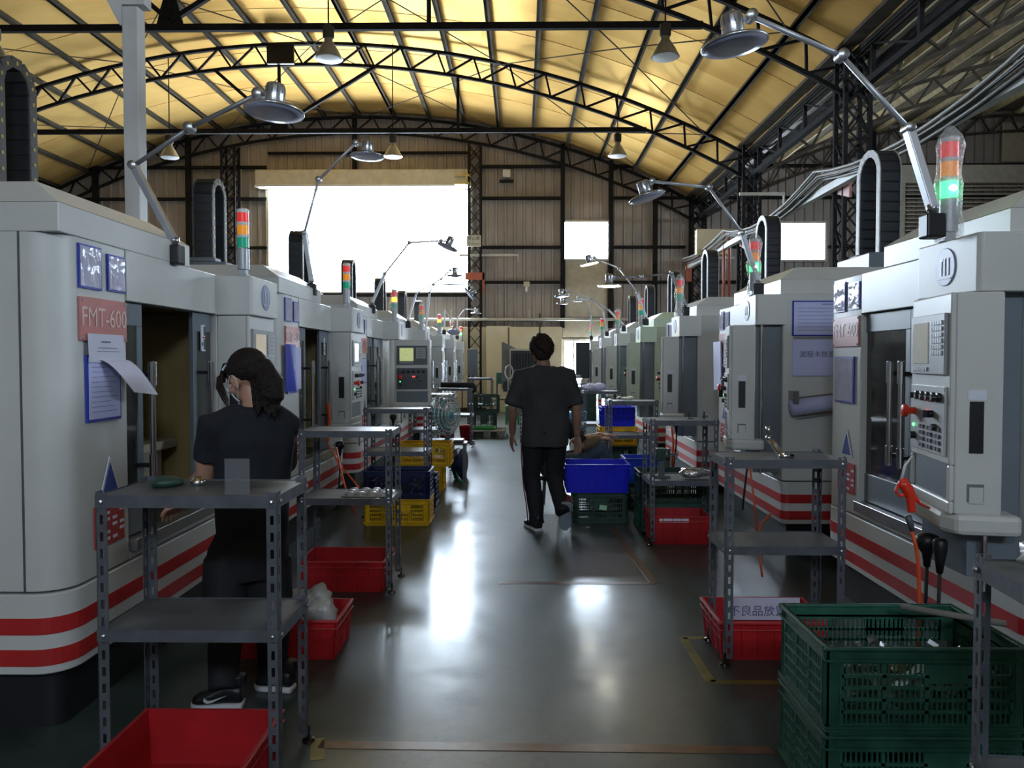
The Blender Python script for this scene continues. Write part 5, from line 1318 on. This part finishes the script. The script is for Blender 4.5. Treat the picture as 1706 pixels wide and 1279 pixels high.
# ------------------------------------------------------------------ people
def limb(b, pts, rr, n=14): return b.tube(pts, rr, n)
def hand(b, wrist, d, palm_n, size=.19, curl=.5, side=1, spread=.25):
    """palm + five bent fingers grown along d from the wrist; palm_n is the palm normal"""
    w = Vector(wrist); d = Vector(d).normalized(); n = Vector(palm_n); n = (n-d*n.dot(d)).normalized(); s = d.cross(n)*side
    L = size
    b.loft([(w-d*.02, s*.024, n*.017), (w+d*.015, s*.028, n*.016), (w+d*L*.22, s*.038, n*.015), (w+d*L*.46, s*.041, n*.013), (w+d*L*.52, s*.036, n*.009)], 14)
    for i, (off, ln) in enumerate(((.029, .40), (.010, .45), (-.010, .42), (-.029, .33))):
        p = w+d*L*.46+s*off; dd = (d+s*off*spread*4).normalized(); pts = [p-d*.015]; q = p
        for j, seg in enumerate((.42, .32, .26)):
            ang = curl*(.35+.45*j); dr = (dd*math.cos(ang)+n*math.sin(ang)).normalized()
            q = q+dr*L*ln*seg*1.1; pts.append(q)
        b.tube(pts, [.0088, .0085, .0075, .0055], 8)
    # thumb from the side of the palm near the wrist
    p = w+d*L*.12+s*.026; t1 = p+(d*.55+s*.75+n*.25).normalized()*L*.20; t2 = t1+(d*.85+s*.30+n*.35).normalized()*L*.17; t3 = t2+(d*.9+n*.4).normalized()*L*.12
    b.tube([p-s*.014, t1, t2, t3], [.013, .0115, .0095, .0065], 8)
def head(b, c, fwd, up, s=1.0, jaw=True):
    """skull, jaw, nose, ears, lips; c = centre of the skull"""
    f = Vector(fwd).normalized(); u = Vector(up); u = (u-f*u.dot(f)).normalized(); r = f.cross(u); c = Vector(c)
    m = Matrix(((r.x, f.x, u.x, 0), (r.y, f.y, u.y, 0), (r.z, f.z, u.z, 0), (0, 0, 0, 1))); m.translation = c
    T = lambda x, y, z: m @ Vector((x*s, y*s, z*s))
    b.ball(T(0, -.012, .022), .076*s, .094*s, .088*s, n=20, mtx=m)
    b.ball(T(0, .028, -.045), .058*s, .058*s, .068*s, n=16, mtx=m)
    b.ball(T(0, .062, -.088), .028*s, .022*s, .022*s, n=12, mtx=m)      # chin
    b.tube([T(0, .082, .02), T(0, .100, -.012), T(0, .108, -.030), T(0, .088, -.040)], [.008*s, .010*s, .014*s, .012*s], 8)
    b.ball(T(0, .086, -.060), .022*s, .010*s, .007*s, n=10, mtx=m)       # lips
    for e in (-1, 1):
        b.ball(T(e*.032, .076, .012), .015*s, .010*s, .010*s, n=10, mtx=m)   # brow/eye socket volume
        b.ball(T(e*.050, .050, -.030), .024*s, .026*s, .022*s, n=10, mtx=m)  # cheek
        em = m @ Matrix.Translation((e*.078*s, -.004*s, -.012*s)) @ Matrix.Rotation(R(-18*e), 4, 'Z')
        b.ball(em.translation, .009*s, .021*s, .034*s, n=12, mtx=em)
    return m
def shoe(parent, toe, heel, up, upper_m, sole_m, w=.048, name='shoe'):
    toe = Vector(toe); heel = Vector(heel); d = (toe-heel); L = d.length; d.normalize(); u = Vector(up); u = (u-d*u.dot(d)).normalized(); s = d.cross(u)
    prof = [(0, .78, .075), (.12, .86, .085), (.3, .80, .095), (.5, .86, .075), (.7, 1.0, .055), (.88, .9, .045), (1.0, .45, .028)]
    b = MB(); b.loft([(heel+d*L*t+u*(h*.5+.018), s*w*ww, u*h*.5) for t, ww, h in prof], 16, pw=.8)
    b.loft([(heel+d*L*.12+u*.10, s*w*.8, d*.045), (heel+d*L*.14+u*.14, s*w*.75, d*.045)], 12)
    up_ = b.build(name, upper_m, parent); remesh(up_, .006, 3)
    b = MB(); b.loft([(heel+d*L*t+u*.012, s*w*ww*1.04, u*.014) for t, ww, h in [(-.02, .6, 0)]+prof+[(1.03, .3, 0)]], 16, pw=.5)
    b.build('sole', sole_m, up_, smooth=True)
    return up_

# --- walking man, seen from behind
mx, my = .20, 6.74
man = thing('person', 'man walking away in a charcoal t-shirt and black track trousers with maroon side stripes', 'person', (mx, my, 0))
fw = Vector((0, 1, 0)); up = Vector((0, 0, 1))
b = MB()
HC = Vector((-.040, .04, 1.575))
hm = head(b, HC, (-.32, .92, -.12), (0, .12, 1), 1.12)
b.loft([((-.01, .0, 1.38), (.085, 0, 0), (0, .07, 0)), ((-.015, .005, 1.43), (.060, 0, 0), (0, .060, 0)), ((-.02, .015, 1.50), (.054, 0, 0), (0, .056, 0)), ((-.03, .03, 1.55), (.055, 0, 0), (0, .06, 0))], 16)
b.loft([((0, 0, 1.10), (.14, 0, 0), (0, .09, 0)), ((0, 0, 1.34), (.16, 0, 0), (0, .085, 0)), ((-.01, 0, 1.40), (.08, 0, 0), (0, .06, 0))], 16)
# arms
LS, LE, LW = Vector((-.205, .0, 1.34)), Vector((-.285, -.03, 1.06)), Vector((-.285, .06, .835))
RS, RE, RW = Vector((.195, .0, 1.34)), Vector((.265, -.05, 1.06)), Vector((.275, -.02, .83))
for S, E, W_ in ((LS, LE, LW), (RS, RE, RW)):
    limb(b, [S, S.lerp(E, .5), E, E.lerp(W_, .3), E.lerp(W_, .75), W_], [.055, .050, .041, .043, .032, .027])
hand(b, LW, (-.12, .25, -1), (1, .3, 0), .185, .55, side=1)
hand(b, RW, (.06, -.1, -1), (-.5, -.9, 0), .185, .5, side=1)
sk = remesh(b.build('skin', M['skin_tan'], man), .0055, 3)
# hair cap: short tousled
b = MB()
for i in range(190):
    a = random.uniform(0, 2*PI); e = math.asin(random.uniform(-.5, 1.0))
    n_ = Vector((math.cos(a)*math.cos(e), math.sin(a)*math.cos(e), math.sin(e)))
    if n_.y > .45 and n_.z < .45: continue
    p = hm @ Vector((n_.x*.082, -.014+n_.y*.104, .026+n_.z*.10)); tip = hm @ Vector((n_.x*.106, -.026+n_.y*.126, .0+n_.z*.122))
    b.tube([p, p.lerp(tip, .6), tip+Vector((random.uniform(-.01, .01), 0, random.uniform(-.02, .006)))], [.020, .014, .003], 6)
b.ball(hm @ Vector((0, -.030, .028)), .092, .098, .100, n=20, mtx=hm); b.ball(hm @ Vector((0, -.058, -.050)), .078, .050, .066, n=14, mtx=hm)
remesh(b.build('hair', M['hair_brown'], man), .006, 1)
# t-shirt
b = MB()
b.loft([((.0, .0, .735), (.205, 0, 0), (0, .145, 0)), ((.0, 0, .78), (.208, 0, 0), (0, .145, 0)), ((0, 0, .95), (.195, 0, 0), (0, .135, 0)), ((0, 0, 1.12), (.205, 0, 0), (0, .13, 0)),
        ((0, 0, 1.28), (.225, 0, 0), (0, .125, 0)), ((0, -.0, 1.355), (.215, 0, 0), (0, .11, 0)), ((-.005, 0, 1.40), (.150, 0, 0), (0, .085, 0)), ((-.01, .0, 1.435), (.078, 0, 0), (0, .072, 0))], 24, pw=.85)
for S, E in ((LS, LE), (RS, RE)):
    e2 = S.lerp(E, .93) + Vector((0, 0, .01))
    limb(b, [S+Vector((-.08 if S.x > 0 else .08, 0, .01)), S, S.lerp(E, .4), e2], [.075, .082, .078, .080], 16)
ts = remesh(b.build('t_shirt', M['shirt_grey'], man), .009, 8); wrinkle(ts, .013, 8, 3.1); wrinkle(ts, .004, 24, 1)
# trousers: left leg straight, right leg lifted behind
LH, LK, LA = Vector((-.10, .0, .86)), Vector((-.115, .05, .47)), Vector((-.075, .02, .10))
RH, RK, RA_ = Vector((.10, .0, .86)), Vector((.075, .07, .47)), Vector((.145, -.17, .20))
b = MB()
b.loft([((0, 0, .98), (.165, 0, 0), (0, .11, 0)), ((0, -.01, .86), (.185, 0, 0), (0, .13, 0)), ((0, -.0, .76), (.18, 0, 0), (0, .115, 0))], 20)
limb(b, [LH, LH.lerp(LK, .4), LK, LK.lerp(LA, .4), LA.lerp(LK, .1), LA+Vector((0, 0, -.045))], [.105, .100, .078, .074, .070, .074], 18)
limb(b, [RH, RH.lerp(RK, .4), RK, RK.lerp(RA_, .4), RA_.lerp(RK, .12), RA_+Vector((0, -.01, -.01))], [.105, .095, .076, .070, .064, .066], 18)
tr_ = remesh(b.build('trousers', M['trousers'], man), .008, 4); wrinkle(tr_, .010, 8, 7.7); wrinkle(tr_, .004, 22, 2)
b = MB()
for off in (-.012, .0, .012):
    b.tube([(-.180, .0+off, .93), (-.206, .0+off, .80), (-.208, .02+off, .65), (-.198, .045+off, .50), (-.184, .04+off, .35), (-.160, .03+off, .20), (-.152, .02+off, .08)], .0055, 6)
b.build('side_stripe', M['maroon'], man, smooth=True)
MB().tube([(.05, .13, .46), (.10, -.04, .42), (.19, -.10, .32), (.205, -.16, .22)], .005, 6).build('side_stripe', M['maroon'], man, smooth=True)
shoe(man, (-.16, .20, .0), (-.055, -.045, .0), (0, 0, 1), M['black'], M['sole'])
shoe(man, (.165, -.10, .03), (.172, -.20, .27), (.1, .9, .35), M['maroon'], M['sole_grey'], w=.054)

# --- woman working at the open machine, back to the camera, head turned left and down
wx, wy = -1.17, 3.42
wom = thing('person', 'woman in black t-shirt and face mask, hair tied back, bent at the open machine', 'person', (wx, wy, 0))
def W(px, py, dy=0.0): return P(px, py, wy+dy)-Vector((wx, wy, 0))
b = MB()
HC = W(412, 628, .03)
hf = Vector((-.80, .48, -.42))
hm = head(b, HC, hf, (-.35, .05, .95), 1.02)
NB = W(432, 688, .0)
b.loft([(NB+Vector((.0, 0, -.03)), (.075, 0, 0), (0, .065, 0)), (NB.lerp(HC, .35), (.055, 0, .01), (0, .055, 0)), (NB.lerp(HC, .75), (.052, 0, 0), (0, .055, 0))], 16)
LS, LE, LW = W(352, 708, -.02), W(342, 790, .03), W(300, 838, .18)
RS, RE, RW = W(474, 706, .06), W(470, 790, .22), W(420, 830, .40)
limb(b, [LS, LS.lerp(LE, .6), LE, LE.lerp(LW, .3), LE.lerp(LW, .8), LW], [.050, .050, .043, .041, .030, .026])
limb(b, [RS, RS.lerp(RE, .5), RE, RE.lerp(RW, .3), RE.lerp(RW, .8), RW], [.048, .044, .038, .038, .028, .024])
hand(b, LW, (LW-LE)+Vector((-.03, .02, 0)), (0, 0, -1), .170, .6, side=1)
hand(b, RW, (RW-RE), (0, 0, -1), .170, .7, side=-1)
b.loft([(W(425, 760, .05), (.12, 0, 0), (0, .07, 0)), (W(425, 700, .03), (.13, 0, 0), (0, .07, 0))], 16)
remesh(b.build('skin', M['skin'], wom), .005, 3)
# hair: cap, low bun hanging at the back right, fringe
b = MB()
b.ball(hm @ Vector((0, -.026, .036)), .086, .098, .088, n=22, mtx=hm)
b.ball(hm @ Vector((0, -.07, .010)), .070, .060, .075, n=18, mtx=hm)
b.ball(hm @ Vector((0, .055, .065)), .055, .042, .038, n=14, mtx=hm)
tail = [hm @ Vector((0, -.10, .02)), W(440, 622, -.02), W(450, 640, -.04), W(452, 662, -.05), W(446, 678, -.05)]
b.tube(tail, [.050, .056, .062, .055, .028], 16)
for i in range(60):
    a = random.uniform(0, 2*PI); q = tail[1].lerp(tail[4], random.random())
    b.tube([q, q+Vector((math.cos(a)*.052, math.sin(a)*.05, -.02)), q+Vector((math.cos(a)*.058, math.sin(a)*.055, -.06))], [.014, .010, .002], 6)
for i in range(22):
    x_ = random.uniform(-.055, .055)
    b.tube([hm @ Vector((x_*.7, .055, .095)), hm @ Vector((x_, .088, .060)), hm @ Vector((x_*1.1, .092+random.uniform(0, .012), .02))], [.012, .008, .002], 6)
hr = remesh(b.build('hair', M['hair'], wom), .005, 2)
b = MB()
for e in (-1, 1):
    for i in range(7): b.tube([hm @ Vector((e*.066, .062+.006*i, .055)), hm @ Vector((e*(.074+.003*(i%3)), .080+.007*i, .01)), hm @ Vector((e*(.070+.003*(i%2)), .088+.006*i, -.035)), hm @ Vector((e*.066, .088+.004*i, -.06-.008*i))], [.004, .0038, .003, .001], 6)
b.build('front_strands', M['hair_brown'], wom, smooth=True)
MB().tube([hm @ Vector((x_, .060-.9*abs(x_)**1.4, .108-abs(x_)*.55)) for x_ in (-.085, -.06, -.03, 0, .03, .06, .085)], .005, 6).build('hair_band', M['mask'], wom, smooth=True)
# mask with ear loops
b = MB(); vs = []; nx, nz = 9, 6
for j in range(nz):
    for i in range(nx):
        u_ = (i/(nx-1)-.5)*2; v_ = j/(nz-1)
        x_ = u_*.066; y_ = .116-.052*u_*u_-.030*(v_)**2*1.0 + (.012 if v_ < .4 else 0); z_ = -.008-.085*v_
        vs.append(hm @ Vector((x_, y_, z_)))
b.add(vs, [(j*nx+i, j*nx+i+1, (j+1)*nx+i+1, (j+1)*nx+i) for j in range(nz-1) for i in range(nx-1)])
mk = b.build('face_mask', M['mask'], wom, smooth=True); s_ = mk.modifiers.new('thick', 'SOLIDIFY'); s_.thickness = .003
b = MB()
for e in (-1, 1):
    b.tube([hm @ Vector((e*.066, .062, -.014)), hm @ Vector((e*.080, .030, .004)), hm @ Vector((e*.088, .002, .020)), hm @ Vector((e*.093, -.020, .014)), hm @ Vector((e*.092, -.030, -.010)), hm @ Vector((e*.086, -.016, -.040)), hm @ Vector((e*.076, .012, -.064)), hm @ Vector((e*.062, .046, -.088))], .0017, 5)
b.build('ear_loop', M['white_plastic'], mk)
# t-shirt
b = MB()
b.loft([(W(420, 905, .08), (.150, .03, 0), (-.02, .115, 0)), (W(420, 850, .06), (.158, .03, 0), (-.02, .12, 0)), (W(422, 790, .05), (.162, .03, 0), (-.02, .115, 0)), (W(424, 735, .03), (.172, .03, 0), (-.02, .115, 0)),
        (W(424, 705, .02), (.165, .03, 0), (-.02, .10, 0)), (W(428, 688, .01), (.120, .02, 0), (-.01, .085, 0)), (W(430, 676, .0), (.085, .015, 0), (0, .065, 0))], 24, pw=.85)
limb(b, [NB+Vector((-.02, 0, -.02)), W(385, 698, 0), LS+Vector((.02, 0, .0)), LS.lerp(LE, .35)], [.055, .066, .068, .06], 16)
limb(b, [NB+Vector((.02, 0, -.02)), W(458, 697, .02), RS, RS.lerp(RE, .35)], [.055, .066, .068, .06], 16)
limb(b, [W(380, 706, 0), LS, LS.lerp(LE, .4), LS.lerp(LE, .70)], [.070, .066, .062, .063], 16)
limb(b, [W(455, 706, 0.03), RS, RS.lerp(RE, .4), RS.lerp(RE, .8)], [.070, .066, .062, .063], 16)
ts = remesh(b.build('t_shirt', M['shirt_black'], wom), .008, 9); wrinkle(ts, .009, 9, 5); wrinkle(ts, .003, 26, 6)
# trousers and shoes
b = MB()
b.loft([(W(420, 870, .08), (.135, .02, 0), (0, .105, 0)), (W(414, 915, .07), (.178, .02, 0), (-.02, .135, 0)), (W(412, 960, .08), (.178, .02, 0), (-.02, .125, 0))], 20)
A1, A2 = W(372, 1150, -.18), W(452, 1135, .03)
limb(b, [W(380, 930, .04), W(376, 990, .02), W(378, 1050, -.05), A1.lerp(W(378, 1050, -.05), .5), A1], [.105, .098, .076, .068, .062], 18)
limb(b, [W(446, 930, .10), W(452, 990, .10), W(456, 1050, .06), A2.lerp(W(456, 1050, .06), .5), A2], [.105, .098, .076, .068, .060], 18)
tr_ = remesh(b.build('trousers', M['trousers'], wom), .008, 4); wrinkle(tr_, .008, 9, 4)
def gr(px, py):
    y_ = 1.48/((py-600)/1300); p = P(px, py, y_); return Vector((p.x-wx, p.y-wy, 0))
sA = shoe(wom, gr(322, 1190)+Vector((0, 0, 0)), gr(405, 1187), (0, 0, 1), M['black'], M['sole'], w=.045)
MB().prism([(-.046, .010), (-.048, -.004), (-.034, -.013), (-.014, -.009), (.05, .022), (-.012, .001), (-.030, -.001), (-.038, .004)], -.002, .002, 'y').build('swoosh_mark', M['sole'], sA).location = gr(366, 1192)+Vector((0, -.050, .058))
shoe(wom, gr(428, 1155), gr(488, 1160), (0, 0, 1), M['black'], M['sole'], w=.045)

# --- person crouching on a low stool behind the walking man
cx, cy = .42, 8.1
cr = thing('person', 'person sitting low behind the walking man, dark shirt and blue jeans, knee beside the crates', 'person', (cx, cy, 0))
b = MB()
hm = head(b, (.05, .0, 1.08), (.85, -.1, -.5), (.3, 0, 1), 1.0)
b.loft([((-.02, 0, .88), (.06, 0, 0), (0, .06, 0)), ((.02, 0, 1.03), (.055, 0, 0), (0, .055, 0))], 14)
b.loft([((-.10, 0, .45), (.10, 0, 0), (0, .15, 0)), ((-.04, 0, .85), (.09, 0, 0), (0, .16, 0))], 14)
S, E, W1 = Vector((.0, -.2, .85)), Vector((.20, -.22, .62)), Vector((.38, -.10, .68))
limb(b, [S, S.lerp(E, .5), E, E.lerp(W1, .4), W1], [.055, .05, .050, .055, .036]); hand(b, W1, (1, .1, -.1), (0, 0, -1), .18, .7)
S2, E2, W2 = Vector((.0, .2, .85)), Vector((.22, .2, .64)), Vector((.42, .06, .70))
limb(b, [S2, E2, W2], [.055, .045, .030]); hand(b, W2, (1, -.1, 0), (0, 0, -1), .18, .6, side=-1)
remesh(b.build('skin', M['skin'], cr), .007, 3)
b = MB(); b.ball(hm @ Vector((0, -.026, .036)), .086, .098, .088, n=18, mtx=hm); b.ball(hm @ Vector((0, -.06, -.02)), .066, .05, .06, n=14, mtx=hm); remesh(b.build('hair', M['hair'], cr), .008, 1)
b = MB(); b.loft([((-.12, 0, .40), (.15, 0, 0), (0, .19, 0)), ((-.10, 0, .62), (.13, 0, 0), (0, .18, 0)), ((-.05, 0, .82), (.12, 0, .03), (0, .20, 0)), ((-.02, 0, .92), (.08, 0, .03), (0, .10, 0))], 20)
MB().tube([E-(W1-E)*.1, E.lerp(W1, .5), E.lerp(W1, .85)], [.060, .064, .052], 12).build('forearm_sleeve', M['khaki'], cr, smooth=True)
limb(b, [S, S.lerp(E, .5), S.lerp(E, .9)], [.075, .07, .068]); limb(b, [S2, S2.lerp(E2, .9)], [.075, .068])
ts = remesh(b.build('t_shirt', M['shirt_black'], cr), .009, 4); wrinkle(ts, .008, 9, 2)
b = MB(); b.loft([((-.10, 0, .50), (.14, 0, 0), (0, .18, 0)), ((-.10, 0, .36), (.16, 0, 0), (0, .2, 0)), ((-.08, 0, .28), (.13, 0, 0), (0, .17, 0))], 20)
for s_, kx, kz in ((-1, .42, .60), (1, .38, .54)):
    limb(b, [(-.05, s_*.11, .40), (.15, s_*.13, .44), (kx, s_*.15, kz), (kx+.02, s_*.15, kz-.12), (kx-.06, s_*.14, .22), (kx-.08, s_*.14, .08)], [.11, .10, .082, .074, .062, .058], 18)
tj = remesh(b.build('jeans', M['jeans'], cr), .009, 4); wrinkle(tj, .008, 10, 9)
for s_, kx in ((-1, .37), (1, .32)): shoe(cr, (kx+.20, s_*.14, 0), (kx-.06, s_*.14, 0), (0, 0, 1), M['black'], M['sole'])
st = thing('low_stool', 'low dark stool under the sitting person', 'stool', (cx-.10, cy, 0))
MB().lathe([(.15, .24), (.16, .26), (.15, .285)], 20).build('seat', M['black'], st, smooth=True)
for a in range(4): part('leg', 'ls', M['panel_grey'], lambda b: b.bar((.12, 0, .24), (.14, 0, 0), .02), st, rot=(0, 0, PI/2*a+PI/4))
